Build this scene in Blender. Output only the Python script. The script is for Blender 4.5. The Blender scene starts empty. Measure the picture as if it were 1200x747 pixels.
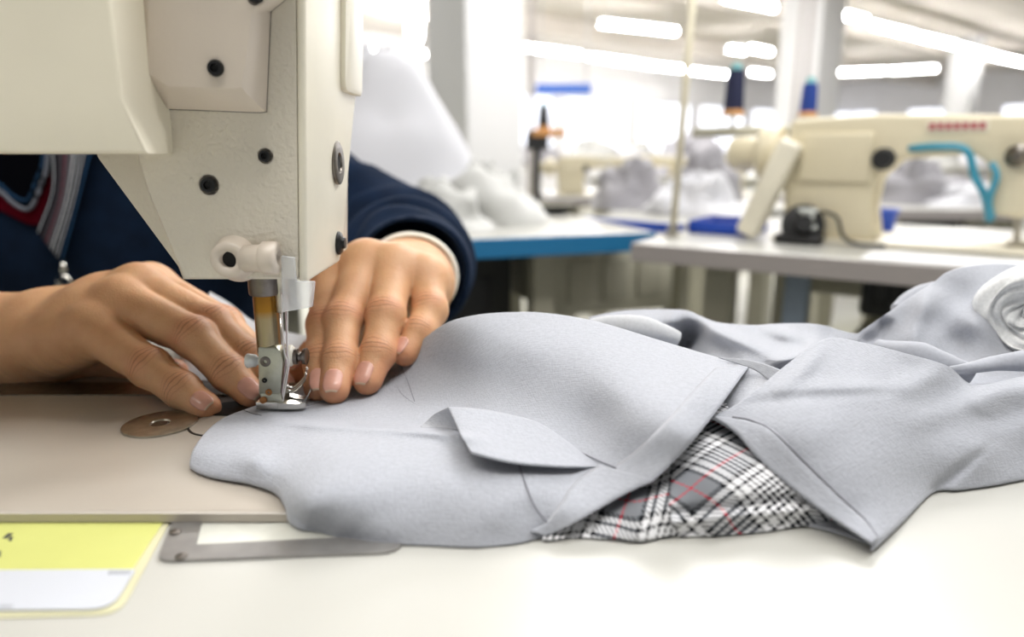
import bpy, bmesh, math, random
import numpy as np
from mathutils import Vector, Matrix
random.seed(7)
rng = np.random.default_rng(7)
SC = bpy.context.scene
COL = SC.collection
PI = math.pi

# ------------------------------------------------------------------ camera
F, CX, CY = 832.0, 600.0, 373.5
CAM = Vector((0.0, -0.285, 0.108))
PITCH = math.radians(13.2)
cp, sp = math.cos(PITCH), math.sin(PITCH)
cd = bpy.data.cameras.new('camera'); cam = bpy.data.objects.new('camera', cd); COL.objects.link(cam)
cam.location = CAM; cam.rotation_euler = (PI/2-PITCH, 0, 0)
cd.sensor_width = 36; cd.lens = F/1200*36; cd.clip_start = 0.01; cd.clip_end = 100
cd.dof.use_dof = True; cd.dof.focus_distance = 0.274; cd.dof.aperture_fstop = 5.4
SC.camera = cam

def ray(px, py):
    a, b = (px-CX)/F, -(py-CY)/F
    return Vector((a, cp+b*sp, -sp+b*cp))
def at_z(px, py, z):                  # where the sight line of a photo pixel meets the height z
    d = ray(px, py); t = (z-CAM.z)/d.z
    return CAM+d*t
def at_y(px, py, y):                  # ... meets the depth y
    d = ray(px, py); t = (y-CAM.y)/d.y
    return CAM+d*t
def at_x(px, py, x):
    d = ray(px, py); t = (x-CAM.x)/d.x
    return CAM+d*t

# ------------------------------------------------------------------ objects
def link(o, parent=None):
    COL.objects.link(o)
    if parent is not None: o.parent = parent
    return o
def tag(o, label=None, cat=None, group=None, kind=None):
    if label: o['label'] = label
    if cat: o['category'] = cat
    if group: o['group'] = group
    if kind: o['kind'] = kind
    return o
def thing(name, label, cat, loc=(0, 0, 0), rz=0, group=None):
    o = bpy.data.objects.new(name, None); o.empty_display_size = .02
    o.location = loc; o.rotation_euler = (0, 0, rz); COL.objects.link(o)
    return tag(o, label, cat, group)
def set_parent(o, parent):            # keeps where the mesh stands in the world
    o.parent = parent
    root = parent
    m = Matrix.Identity(4)
    chain = []
    while root is not None:
        chain.append(root); root = root.parent
    for r in reversed(chain):
        m = m @ r.matrix_parent_inverse @ (Matrix.Translation(r.location) @ r.rotation_euler.to_matrix().to_4x4())
    o.matrix_parent_inverse = m.inverted()
def mesh_obj(name, verts, faces, m=None, parent=None, smooth=True, uvs=None):
    me = bpy.data.meshes.new(name)
    me.from_pydata([tuple(v) for v in verts], [], [tuple(int(i) for i in f) for f in faces]); me.update()
    if uvs is not None:
        ul = me.uv_layers.new(name='UVMap')
        li = np.zeros(len(me.loops), dtype=np.int32); me.loops.foreach_get('vertex_index', li)
        ul.data.foreach_set('uv', np.asarray(uvs, dtype=np.float32)[li].ravel())
    if smooth:
        me.polygons.foreach_set('use_smooth', [True]*len(me.polygons))
    if m: me.materials.append(m)
    o = bpy.data.objects.new(name, me); COL.objects.link(o)
    if parent is not None: set_parent(o, parent)
    return o
def bm_obj(name, bm, m=None, parent=None, smooth=False, angle=None):
    bmesh.ops.recalc_face_normals(bm, faces=bm.faces)
    me = bpy.data.meshes.new(name)
    if smooth or angle:
        for f in bm.faces: f.smooth = True
    if angle:
        for e in bm.edges:
            if len(e.link_faces) == 2 and e.calc_face_angle(0) > math.radians(angle): e.smooth = False
    bm.to_mesh(me); bm.free()
    if m: me.materials.append(m)
    o = bpy.data.objects.new(name, me); COL.objects.link(o)
    if parent is not None: set_parent(o, parent)
    return o
def a_box(bm, lo, hi, bev=0, seg=2, mat=None):
    r = bmesh.ops.create_cube(bm, size=1)
    vs = r['verts']
    for v in vs:
        v.co = Vector([lo[i]+(v.co[i]+.5)*(hi[i]-lo[i]) for i in range(3)])
    es = list({e for v in vs for e in v.link_edges})
    if bev > 0:
        rr = bmesh.ops.bevel(bm, geom=es, offset=bev, segments=seg, affect='EDGES', profile=.5)
        vs = list({v for f in rr['faces'] for v in f.verts} | {v for v in vs if v.is_valid})
    if mat is not None:
        done = set(); st = [v for v in vs if v.is_valid]
        while st:
            v = st.pop()
            if v in done: continue
            done.add(v)
            for e in v.link_edges: st.append(e.other_vert(v))
        for v in done: v.co = mat @ v.co
    return vs
def a_prism(bm, pts, axis, a, b, bev=0, seg=2):   # pts: 2-D outline, pushed from a to b along axis 0/1/2
    def mk(p, t):
        l = [p[0], p[1]]; l.insert(axis, t); return Vector(l)
    v0 = [bm.verts.new(mk(p, a)) for p in pts]; v1 = [bm.verts.new(mk(p, b)) for p in pts]
    n = len(pts); fs = []
    fs.append(bm.faces.new(v0)); fs.append(bm.faces.new(v1[::-1]))
    for i in range(n):
        fs.append(bm.faces.new((v0[i], v0[(i+1) % n], v1[(i+1) % n], v1[i])))
    bmesh.ops.recalc_face_normals(bm, faces=fs)
    if bev > 0:
        es = list({e for f in fs for e in f.edges})
        bmesh.ops.bevel(bm, geom=es, offset=bev, segments=seg, affect='EDGES', profile=.5)
def a_loft(bm, rings, cap=True, close=True):
    vr = [[bm.verts.new(Vector(p)) for p in r] for r in rings]
    n = len(rings[0])
    for a, b in zip(vr[:-1], vr[1:]):
        for i in range(n if close else n-1):
            bm.faces.new((a[i], a[(i+1) % n], b[(i+1) % n], b[i]))
    if cap:
        bm.faces.new(vr[0][::-1]); bm.faces.new(vr[-1])
def frame(d):
    d = Vector(d).normalized()
    u = Vector((0, 0, 1)) if abs(d.z) < .9 else Vector((1, 0, 0))
    s = d.cross(u).normalized(); return s, s.cross(d).normalized(), d
def a_lathe(bm, origin, axis, prof, n=32, cap=True):   # prof: (distance along axis, radius)
    s, u, d = frame(axis); o = Vector(origin)
    rings = [[o+d*t+(s*math.cos(2*PI*i/n)+u*math.sin(2*PI*i/n))*max(r, 1e-5) for i in range(n)] for t, r in prof]
    a_loft(bm, rings, cap)
def a_tube(bm, pts, r, n=10, cap=True):
    pts = [Vector(p) for p in pts]; rings = []
    rs = r if isinstance(r, (list, tuple)) else [r]*len(pts)
    for i, p in enumerate(pts):
        d = (pts[min(i+1, len(pts)-1)]-pts[max(i-1, 0)])
        s, u, d = frame(d)
        rings.append([p+(s*math.cos(2*PI*k/n)+u*math.sin(2*PI*k/n))*rs[i] for k in range(n)])
    a_loft(bm, rings, cap)
def spline(pts, n, closed=False):      # Catmull-Rom through points of any dimension, n samples evenly along the length
    P = np.array(pts, dtype=float)
    if len(P) == 2:
        t = np.linspace(0, 1, n)[:, None]; return P[0]*(1-t)+P[1]*t
    ext = np.vstack([2*P[0]-P[1], P, 2*P[-1]-P[-2]])
    out = []
    for i in range(1, len(ext)-2):
        p0, p1, p2, p3 = ext[i-1:i+3]
        for t in np.linspace(0, 1, 24, endpoint=False):
            out.append(.5*((2*p1)+(-p0+p2)*t+(2*p0-5*p1+4*p2-p3)*t*t+(-p0+3*p1-3*p2+p3)*t**3))
    out.append(P[-1]); out = np.array(out)
    L = np.concatenate([[0], np.cumsum(np.linalg.norm(np.diff(out, axis=0), axis=1))])
    s = np.linspace(0, L[-1], n)
    return np.stack([np.interp(s, L, out[:, k]) for k in range(out.shape[1])], 1)

# ------------------------------------------------------------------ materials
def srgb(r, g, b):
    f = lambda c: (c/255/12.92) if c/255 <= .04045 else ((c/255+.055)/1.055)**2.4
    return (f(r), f(g), f(b), 1)
def mat(name, col, rough=.5, metal=0, noise=None, bump=None, spec=.5, coat=0, sss=0, alpha=1, trans=0):
    """noise = (scale, amount): soft change of the colour; bump = (scale, strength, distance)"""
    m = bpy.data.materials.new(name); m.use_nodes = True
    nt = m.node_tree; b = nt.nodes['Principled BSDF']
    b.inputs['Base Color'].default_value = col; b.inputs['Roughness'].default_value = rough
    b.inputs['Metallic'].default_value = metal; b.inputs['Specular IOR Level'].default_value = spec
    b.inputs['Coat Weight'].default_value = coat; b.inputs['Coat Roughness'].default_value = .15
    if alpha < 1: b.inputs['Alpha'].default_value = alpha
    if trans: b.inputs['Transmission Weight'].default_value = trans
    if sss:
        b.inputs['Subsurface Weight'].default_value = sss; b.inputs['Subsurface Radius'].default_value = (1, .35, .2)
        b.inputs['Subsurface Scale'].default_value = .004
    tc = nt.nodes.new('ShaderNodeTexCoord')
    if noise:
        n = nt.nodes.new('ShaderNodeTexNoise'); n.inputs['Scale'].default_value = noise[0]; n.inputs['Detail'].default_value = 4
        nt.links.new(tc.outputs['Object'], n.inputs['Vector'])
        r = nt.nodes.new('ShaderNodeValToRGB')
        a = noise[1]
        r.color_ramp.elements[0].position = .3; r.color_ramp.elements[1].position = .7
        r.color_ramp.elements[0].color = tuple(c*(1-a) for c in col[:3])+(1,)
        r.color_ramp.elements[1].color = tuple(min(1, c*(1+a*.5)) for c in col[:3])+(1,)
        nt.links.new(n.outputs['Fac'], r.inputs['Fac']); nt.links.new(r.outputs['Color'], b.inputs['Base Color'])
    if bump:
        n2 = nt.nodes.new('ShaderNodeTexNoise'); n2.inputs['Scale'].default_value = bump[0]; n2.inputs['Detail'].default_value = 2
        nt.links.new(tc.outputs['Object'], n2.inputs['Vector'])
        bp = nt.nodes.new('ShaderNodeBump'); bp.inputs['Strength'].default_value = bump[1]; bp.inputs['Distance'].default_value = bump[2]
        nt.links.new(n2.outputs['Fac'], bp.inputs['Height']); nt.links.new(bp.outputs['Normal'], b.inputs['Normal'])
    return m
def emit(name, col, s):
    m = bpy.data.materials.new(name); m.use_nodes = True; nt = m.node_tree
    nt.nodes.clear(); e = nt.nodes.new('ShaderNodeEmission'); o = nt.nodes.new('ShaderNodeOutputMaterial')
    e.inputs['Color'].default_value = col; e.inputs['Strength'].default_value = s
    nt.links.new(e.outputs[0], o.inputs[0]); return m

M = {}
M['enamel'] = mat('cream_enamel', (.68, .63, .53, 1), .38, noise=(14, .10), bump=(560, .8, .0007))
M['enamel_smooth_lit'] = mat('cream_enamel_smooth_lit', (.84, .785, .635, 1), .35, noise=(9, .10))  # lighter than the head: the arm's stronger front light is put into the colour
M['enamel_pale_lit'] = mat('pale_enamel_lit', (.84, .79, .65, 1), .35, noise=(20, .08))  # face plate's brighter side light painted in as a paler cream
M['bed'] = mat('greige_enamel', (.44, .395, .34, 1), .22, noise=(12, .08), bump=(300, .06, .0004))
M['black_steel'] = mat('blackened_steel', (.018, .018, .018, 1), .38, .6)
M['steel'] = mat('worn_steel', (.50, .47, .40, 1), .32, 1, noise=(200, .25))
M['chrome'] = mat('chrome', (.70, .68, .64, 1), .18, 1)
M['dark_steel'] = mat('oily_steel', (.20, .18, .16, 1), .35, 1, noise=(160, .3))
M['hole'] = mat('dark_hole', (.006, .006, .006, 1), .8)
M['white_plastic'] = mat('white_plastic', (.80, .83, .80, 1), .35)
M['table'] = mat('white_laminate', (.48, .475, .44, 1), .30, noise=(6, .05))
M['table_edge'] = mat('table_edge', (.36, .33, .32, 1), .5)
# ------------------------------------------------------------------ room axes (the hall runs askew to the sewing table)
E1 = Vector((math.sin(math.radians(51.6)), math.cos(math.radians(51.6)), 0))     # along the rows of lamps
E2 = Vector((-E1.y, E1.x, 0))
FLOOR_Z, CEIL_Z, LAMP_Z = -.79, 2.35, 1.95
M['floor'] = mat('hall_floor', (.40, .40, .33, 1), .35, noise=(3, .12))
M['ceiling'] = mat('hall_ceiling', (.66, .61, .56, 1), .9, noise=(1.2, .10))
M['wall'] = mat('hall_wall', (.82, .81, .82, 1), .9, noise=(2, .04))
M['column'] = mat('white_paint', (.66, .66, .665, 1), .7, noise=(3, .03))
M['tube'] = emit('lamp_tube', (1, .98, .96, 1), 48)
M['daylight'] = emit('window_daylight', (.90, .92, 1, 1), 2.3)
M['window_frame'] = mat('window_frame', (.75, .75, .78, 1), .5)
ROT = Matrix(((E1.x, E2.x, 0, 0), (E1.y, E2.y, 0, 0), (0, 0, 1, 0), (0, 0, 0, 1)))   # hall axes -> world
def hall(u, v, z): return Vector((E1.x*u+E2.x*v, E1.y*u+E2.y*v, z))
U0, U1, V0, V1 = -6.0, 24.0, -8.0, 13.0

def slab(name, lo, hi, m, kind='structure', parent=None):
    bm = bmesh.new(); a_box(bm, lo, hi, 0)
    bmesh.ops.transform(bm, matrix=ROT, verts=bm.verts)
    o = bm_obj(name, bm, m, parent)
    if kind: o['kind'] = kind
    return o
slab('floor', (U0, V0, FLOOR_Z-.1), (U1, V1, FLOOR_Z), M['floor'])
slab('ceiling', (U0, V0, CEIL_Z), (U1, V1, CEIL_Z+.1), M['ceiling'])
# wall with windows: sill strip, head strip, piers; daylight panes between
WIN = [(u, u+2.25) for u in np.arange(-3.6, 23, 2.6)]
def wall_with_windows(name, axis, pos, lo, hi, wins, z0=.10, z1=1.45):
    bm = bmesh.new()
    def put(a, b, za, zb):
        if axis == 'v': a_box(bm, (a, pos, za), (b, pos+.25, zb))
        else: a_box(bm, (pos, a, za), (pos+.25, b, zb))
    put(lo, hi, FLOOR_Z, z0); put(lo, hi, z1, CEIL_Z)
    e = lo
    for a, b in wins:
        put(e, a, z0, z1); e = b
    put(e, hi, z0, z1)
    bmesh.ops.transform(bm, matrix=ROT, verts=bm.verts)
    w = bm_obj(name, bm, M['wall']); w['kind'] = 'structure'
    return w
wall_with_windows('wall_far', 'v', V1, U0, U1, WIN)
WIN2 = [(v, v+1.7) for v in np.arange(-7.0, 12, 2.6)]
wall_with_windows('wall_end', 'u', U1, V0, V1, WIN2)
k = 0
for axis, pos, wins in (('v', V1, WIN), ('u', U1, WIN2)):
    for a, b in wins:
        k += 1
        bm = bmesh.new()
        za, zb = .10, 1.45
        def pb(p, q, zp, zq, t0, t1):
            if axis == 'v': a_box(bm, (p, pos+t0, zp), (q, pos+t1, zq))
            else: a_box(bm, (pos+t0, p, zp), (pos+t1, q, zq))
        pb(a, b, za, za+.06, .05, .13); pb(a, b, zb-.06, zb, .05, .13); pb(a, a+.06, za, zb, .05, .13); pb(b-.06, b, za, zb, .05, .13); pb((a+b)/2-.03, (a+b)/2+.03, za, zb, .05, .13)
        bmesh.ops.transform(bm, matrix=ROT, verts=bm.verts)
        f = bm_obj('window_%d' % k, bm, M['window_frame']); f['kind'] = 'structure'
        bm = bmesh.new(); pb(a+.05, b-.05, za+.05, zb-.05, .08, .10)
        bmesh.ops.transform(bm, matrix=ROT, verts=bm.verts)
        bm_obj('pane', bm, M['daylight'], f)

# columns of the hall
def column(px0, px1, depth, side, bev=.015):
    a = at_y((px0+px1)/2, 178, depth-.285)
    bm = bmesh.new(); a_box(bm, (-side/2, -side/2, FLOOR_Z), (side/2, side/2, CEIL_Z), bev)
    bmesh.ops.transform(bm, matrix=Matrix.Translation((a.x, a.y, 0)) @ ROT, verts=bm.verts)
    o = bm_obj('column', bm, M['column']); o['kind'] = 'structure'
    return o
column(503, 612, 4.2, .39)
column(903, 976, 8.6, .50)
column(1100, 1135, 15.0, .45)
# ceiling beams across the rows of lamps
for i, v in enumerate((3.2, 6.4, 9.6)):
    slab('ceiling_beam', (U0, v-.12, CEIL_Z-.28), (U1, v+.12, CEIL_Z), M['ceiling'])

# fluorescent lamps
def lamp(p0, p1, label, z=LAMP_Z, dia=.085, hang=True):
    a, b = at_z(p0[0], p0[1], z), at_z(p1[0], p1[1], z)
    c = (a+b)/2; L = (b-a).length; ang = math.atan2((b-a).y, (b-a).x)
    t = thing('fluorescent_lamp', label, 'ceiling lamp', c, ang, 'strip lamps hanging in rows over the hall')
    bm = bmesh.new(); a_box(bm, (-L/2, -.045, .035), (L/2, .045, .085), .008)
    o = bm_obj('housing', bm, M['column']); o.parent = t
    bm = bmesh.new(); a_tube(bm, [(-L/2+.03, 0, 0), (L/2-.03, 0, 0)], dia/2, 12)
    o = bm_obj('tube', bm, M['tube'], smooth=True); o.parent = t
    for s in (-1, 1):
        bm = bmesh.new(); a_box(bm, (s*(L/2-.016)-.010, -.03, -.03), (s*(L/2-.016)+.010, .03, .05), .004)
        o = bm_obj('end_cap', bm, M['column']); o.parent = t
    if hang:
        for s in (-.35, .35):
            bm = bmesh.new(); a_tube(bm, [(s*L, 0, .08), (s*L, 0, CEIL_Z-z)], .006, 6)
            o = bm_obj('hanger', bm, M['column'], smooth=True); o.parent = t
    return t
ROWTXT = 'lit white strip lamp '
LAMPS = [((702, 27), (793, 37), 'alone above the long lamp row, over the white column gap'),
 ((612, 55), (681, 64), 'first of the long row, next to the big white column'),
 ((686, 66), (748, 74), 'second of the long row counted from the big white column'),
 ((750, 75), (808, 82), 'third of the long row, ending behind the cream pole'),
 ((810, 83), (857, 88), 'fourth of the long row, just above the navy thread cone'),
 ((848, -3), (908, 9), 'cut by the top edge of the picture, above the thread cones'),
 ((967, 12), (1015, 23.5), 'first of the slanting row, touching the second column'),
 ((1021, 29), (1074, 42), 'second of the slanting row past the second column'),
 ((1077, 43), (1121, 53), 'third of the slanting row past the second column'),
 ((1124, 55), (1164, 65), 'fourth of the slanting row past the second column'),
 ((1165, 66), (1215, 77), 'last of the slanting row, cut by the picture edge'),
 ((980, 85), (1038, 83), 'level one hung low, half nearer the blue thread cone'),
 ((1041, 83), (1099, 80), 'level one hung low, half farther from the blue thread cone'),
 ((428, 56), (463, 60), 'above the white garment heap, close to the sewing machine head'),
 ((474, 61), (498, 64), 'above the white garment heap, close to the big column'),
 ((878, 84), (902, 87), 'short in view, low between the navy cone and the second column'),
 ((852, 57), (872, 60), 'small in view, over the navy thread cone tip'),
 ((877, 56), (903, 61), 'small in view, above and beside the navy thread cone')]
for p0, p1, l in LAMPS:
    lamp(p0, p1, ROWTXT+l)
lamp((486, -60), (486, 44), ROWTXT+'seen end-on at the top edge beside the machine head', dia=.22)
# ------------------------------------------------------------------ light
W = bpy.data.worlds.new('world'); SC.world = W; W.use_nodes = True
bg = W.node_tree.nodes['Background']; bg.inputs['Color'].default_value = (.93, .96, 1, 1); bg.inputs['Strength'].default_value = .56
def area(name, loc, target, sx, sy, power, col=(1, 1, 1)):
    l = bpy.data.lights.new(name, 'AREA'); l.shape = 'RECTANGLE'; l.size = sx; l.size_y = sy; l.energy = power; l.color = col
    o = bpy.data.objects.new(name, l); COL.objects.link(o); o.location = loc
    d = Vector(target)-Vector(loc); o.rotation_euler = d.to_track_quat('-Z', 'Y').to_euler()
    return o
# strip lamps over this work place, above and behind the photographer
area('unseen_light', (.10, -.35, 1.4), (0, 0, 0), 1.3, .25, 14, (1, .98, .95))
area('unseen_light', (.9, .45, 1.4), (.1, 0, 0), .25, 1.3, 20, (.97, .98, 1))
area('unseen_light', (-.9, -.5, 1.5), (-.2, 0, .1), .25, 1.3, 10, (1, .97, .93))
# unseen square area lights, added to brighten the rest of the hall
for u, v in ((2.5, 1.5), (2.0, 5), (6, 3)):
    p = hall(u, v, 2.2); q = hall(u, v, 0)
    area('unseen_light', p, q, 1.6, 1.6, 130, (1, .98, .97))
SC.view_settings.view_transform = 'Standard'; SC.view_settings.look = 'None'
SC.view_settings.gamma = 1; SC.view_settings.use_curve_mapping = False
SC.view_settings.exposure = 0.05
SC.cycles.use_denoising = True
SC.cycles.max_bounces = 6; SC.cycles.diffuse_bounces = 3; SC.cycles.glossy_bounces = 3; SC.cycles.transmission_bounces = 6
SC.cycles.sample_clamp_indirect = 6
SC.cycles.caustics_reflective = False; SC.cycles.caustics_refractive = False
# ------------------------------------------------------------------ work table
TZ = -.004
tbl = thing('sewing_table', 'white laminate sewing table under the machine bed and the grey garments', 'table', (0, -.05, FLOOR_Z))
bm = bmesh.new(); a_box(bm, (-.75, -.42, TZ-.028), (.62, .150, TZ), .003)
bm_obj('tabletop', bm, M['table'], tbl)
for sx in (-.62, .50):
    bm = bmesh.new()
    a_box(bm, (sx-.025, -.12, FLOOR_Z+.04), (sx+.025, -.06, TZ-.028), .004)
    a_box(bm, (sx-.025, -.36, FLOOR_Z), (sx+.025, .14, FLOOR_Z+.04), .006)
    a_box(bm, (sx-.025, -.30, TZ-.06), (sx+.025, .12, TZ-.028), .004)
    bm_obj('leg', bm, M['column'], tbl)
# steel cut-out frame let into the table, with its pale filler
def zpoly(pts, z): return [Vector((at_z(x, y, z).x, at_z(x, y, z).y, z)) for x, y in pts]
def round_poly(pts, r, seg=5):
    out = []; n = len(pts)
    for i in range(n):
        p0, p, p1 = Vector(pts[i-1]), Vector(pts[i]), Vector(pts[(i+1) % n])
        rr = r[i] if isinstance(r, (list, tuple)) else r
        a, b = (p0-p).normalized(), (p1-p).normalized()
        rr = min(rr, (p0-p).length*.49, (p1-p).length*.49)
        for k in range(seg+1):
            t = k/seg
            out.append((p+a*rr)*(1-t)**2+p*2*t*(1-t)+(p+b*rr)*t*t)
    return out
def flat_prism(bm, poly, z0, z1):
    a_prism(bm, [(p[0], p[1]) for p in poly], 2, z0, z1)
def ring_prism(bm, outer, inner, z0, z1):      # outlines with the same number of points
    n = len(outer)
    V = [[bm.verts.new((p[0], p[1], z)) for p in pts] for pts, z in ((outer, z0), (outer, z1), (inner, z1), (inner, z0))]
    for i in range(n):
        j = (i+1) % n
        for a in range(4):
            b = (a+1) % 4
            bm.faces.new((V[a][i], V[a][j], V[b][j], V[b][i]))
pl = thing('hinge_plate', 'worn steel cut-out plate let into the white table before the machine bed', 'plate', at_z(320, 640, TZ))
o4 = zpoly([(184, 661), (208, 600), (458, 600), (478, 650)], TZ)
i4 = zpoly([(230, 642), (240, 604), (412, 604), (425, 632)], TZ)
O = round_poly([(p.x, p.y) for p in o4], [.004, .001, .001, .009]); I = round_poly([(p.x, p.y) for p in i4], [.001, .001, .001, .002])
bm = bmesh.new(); ring_prism(bm, O, I, TZ+.0001, TZ+.0010)
M['plate'] = mat('brushed_plate', (.34, .33, .32, 1), .42, .7, noise=(120, .15))
bm_obj('steel_frame', bm, M['plate'], pl)
bm = bmesh.new(); flat_prism(bm, I, TZ+.0001, TZ+.0006); bm_obj('filler', bm, mat('filler_pad', (.60, .60, .54, 1), .4, noise=(90, .12)), pl)
for (sx, sy) in ((206, 628), (213, 657)):
    c = at_z(sx, sy, TZ); bm = bmesh.new(); a_lathe(bm, (c.x, c.y, TZ+.0009), (0, 0, 1), [(0, .0016), (.0006, .0016), (.0008, .0010)], 16)
    bm_obj('rivet', bm, M['dark_steel'], pl, smooth=True)

# yellow job ticket
tk = thing('job_ticket', 'yellow job ticket with a white slip, lying on the table before the machine bed', 'ticket', at_z(80, 670, TZ))
M['ticket_y'] = mat('yellow_card', (.60, .62, .20, 1), .35, noise=(30, .06), coat=.3)
M['ticket_c'] = mat('clear_sleeve', (.62, .60, .40, 1), .2, coat=.5)
M['ticket_w'] = mat('white_slip', (.54, .56, .61, 1), .5)
M['ink'] = mat('ink', (.05, .05, .05, 1), .6); M['ink_pale'] = mat('ink_grey', (.30, .31, .34, 1), .6)
def quad_sheet(name, pts, z0, z1, m, parent, r=0.0):
    q = [at_z(x, y, TZ) for x, y in pts]
    poly = round_poly([(p.x, p.y) for p in q], r) if r else [(p.x, p.y) for p in q]
    bm = bmesh.new(); flat_prism(bm, poly, z0, z1); return bm_obj(name, bm, m, parent)
quad_sheet('sleeve', [(-160, 730), (140, 722), (200, 612), (-140, 612)], TZ+.0001, TZ+.0004, M['ticket_c'], tk, [.0, .006, .001, .001])
quad_sheet('yellow_card', [(-160, 714), (128, 712), (193, 612), (-140, 612)], TZ+.0004, TZ+.0007, M['ticket_y'], tk, [.0, .004, .001, .001])
quad_sheet('white_slip', [(-160, 721), (131, 718), (160, 671), (-150, 673)], TZ+.0007, TZ+.0010, M['ticket_w'], tk, [.0, .006, .001, .001])
for pts, m, z in (([(3, 634), (9, 634), (16, 628), (10, 628)], 'ink', .0007), ([(10, 637), (14, 637), (16, 632), (12, 632)], 'ink', .0007),
                  ([(-4, 656), (1, 656), (2, 649), (-3, 649)], 'ink', .0007)):
    quad_sheet('print_mark', pts, TZ+z, TZ+z+.0001, M[m], tk)
for i in range(6):
    x = 127+i*4.4; quad_sheet('print_mark', [(x, 677.5), (x+2.8, 677.5), (x+4.6, 673), (x+1.8, 673)], TZ+.0010, TZ+.0011, M['ink_pale'], tk)
for i in range(5):
    x = 0+i*3.2; quad_sheet('print_mark', [(x, 717), (x+2.0, 717), (x+3, 713.5), (x+1.2, 713.5)], TZ+.0010, TZ+.0011, M['ink_pale'], tk)

# ------------------------------------------------------------------ the sewing machine
mc = thing('sewing_machine', 'large cream industrial sewing machine at which the person in navy works', 'sewing machine', (-.12, 0, 0))
def ypoly(pts, y): return [(at_y(a, b, y).x, at_y(a, b, y).z) for a, b in pts]
ZT = .30
# bed
bm = bmesh.new(); a_box(bm, (-.62, -.0865, TZ+.0008), (-.045, .040, 0.0), .0030, 4)
bm_obj('bed', bm, M['bed'], mc, angle=40)
# head: far half, wider to the arm, and near half
YF, YN, YB = -.012, -.030, .058
far = ypoly([(208, 327), (110, 184), (60, 60)], YF)
xr = -.0778
zb = at_y(300, 328, YN).z
def prism_xz(bm, pts, y0, y1, bev=0, seg=2): a_prism(bm, pts, 1, y0, y1, bev, seg)
bm = bmesh.new()
xfarL = [(p[0], p[1]) for p in far]
prism_xz(bm, [(xr, zb), (at_y(212, 327, YF).x, zb), (at_y(112, 184, YF).x, at_y(112, 184, YF).z), (at_y(112, 184, YF).x, ZT), (xr, ZT)], YF, .050, .0015, 2)
nl = [(213, 326), (172, 226), (160, 186)]
npts = [(at_y(a, b, YN).x, at_y(a, b, YN).z) for a, b in nl]
npts[0] = (npts[0][0], zb)
# near half as a loft with a chamfer towards the far half
near_out = [(xr, zb)]+npts+[(npts[-1][0], ZT), (xr, ZT)]
grow = [(xr, zb), (npts[0][0]-.001, zb), (npts[1][0]-.006, npts[1][1]), (npts[2][0]-.008, npts[2][1]), (npts[2][0]-.008, ZT), (xr, ZT)]
rings = [[(x, YF+.004, z) for x, z in grow], [(x, YN+.0012, z) for x, z in near_out],
         [(x+(.0010 if i in (1, 2, 3, 4) else 0), YN, z+(.0010 if i in (0, 1) else 0)) for i, (x, z) in enumerate(near_out)]]
a_loft(bm, rings)
for v in bm.verts:
    if v.co.x > -.095: v.co.x += (v.co.z-zb)*.060
bm_obj('head_casting', bm, M['enamel'], mc, angle=30)
# arm
YA = -.060
xa = -.1182
bm = bmesh.new()
zarm = .1075
P0_ = [(-.62, zarm), (-.1122, zarm), (xa, .1235), (xa-.0005, ZT), (-.62, ZT)]; P1_ = [(-.62, zarm), (-.1188, zarm), (-.1182, .119), (-.1165, ZT), (-.62, ZT)]
a_loft(bm, [[(x, YA, z) for x, z in P0_], [(x, YN+.001, z) for x, z in P1_], [(x, .05, z) for x, z in P1_]])
bmesh.ops.recalc_face_normals(bm, faces=bm.faces)
bmesh.ops.bevel(bm, geom=[e for e in bm.edges if e.calc_length() < 1 and all(abs(v.co.y-YA) < 1e-4 for v in e.verts)], offset=.0014, segments=3, affect='EDGES', profile=.5)
bm_obj('arm', bm, M['enamel_smooth_lit'], mc, angle=40)
# column of the arm, standing on the bed outside the frame
bm = bmesh.new(); a_box(bm, (-.62, -.062, -.001), (-.47, .038, .12), .006, 3)
bm_obj('pillar', bm, M['enamel_smooth_lit'], mc, angle=40)
# raised cover box
YC0, YC1 = YN+.0005, YN-.0115
b0 = ypoly([(200, 128), (163, 92), (163, -90), (372, -60), (337, -1), (318, 14), (316, 60), (313, 131), (305, 132)], YC0)
b1 = ypoly([(196, 103), (172, 88), (170, -90), (330, -60), (306, 0), (296, 16), (291, 60), (284, 104), (276, 106)], YC1)
y1 = .7
bm = bmesh.new()
mid = [(p[0]*.18+q[0]*.82, p[1]*.18+q[1]*.82) for p, q in zip(b0, b1)]
lip = [(p[0]*.99+q[0]*.01, p[1]*.99+q[1]*.01) for p, q in zip(b0, b1)]
inn = [(q[0]*.97+p[0]*.0+.03*sum(r[0] for r in b1)/len(b1), q[1]*.97+.03*sum(r[1] for r in b1)/len(b1)) for p, q in zip(b0, b1)]
a_loft(bm, [[(x, YC0, z) for x, z in b0], [(x, YC0-.0022, z) for x, z in lip], [(x, YC1+.0012, z) for x, z in mid], [(x, YC1, z) for x, z in inn]])
M['enamel_box'] = mat('greige_cover', (.63, .555, .47, 1), .36, noise=(18, .06), bump=(500, .12, .0004))
cov = bm_obj('cover_box', bm, M['enamel_box'], mc, angle=28)
gap = [(p[0]*1.0, p[1]) for p in b0]
cxm = sum(p[0] for p in gap)/len(gap); czm = sum(p[1] for p in gap)/len(gap)
bm = bmesh.new(); prism_xz(bm, [(cxm+(x-cxm)*1.018, czm+(z-czm)*1.010) for x, z in gap], YN-.0002, YN+.002)
bm_obj('gasket', bm, M['dark_steel'], cov)
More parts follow.
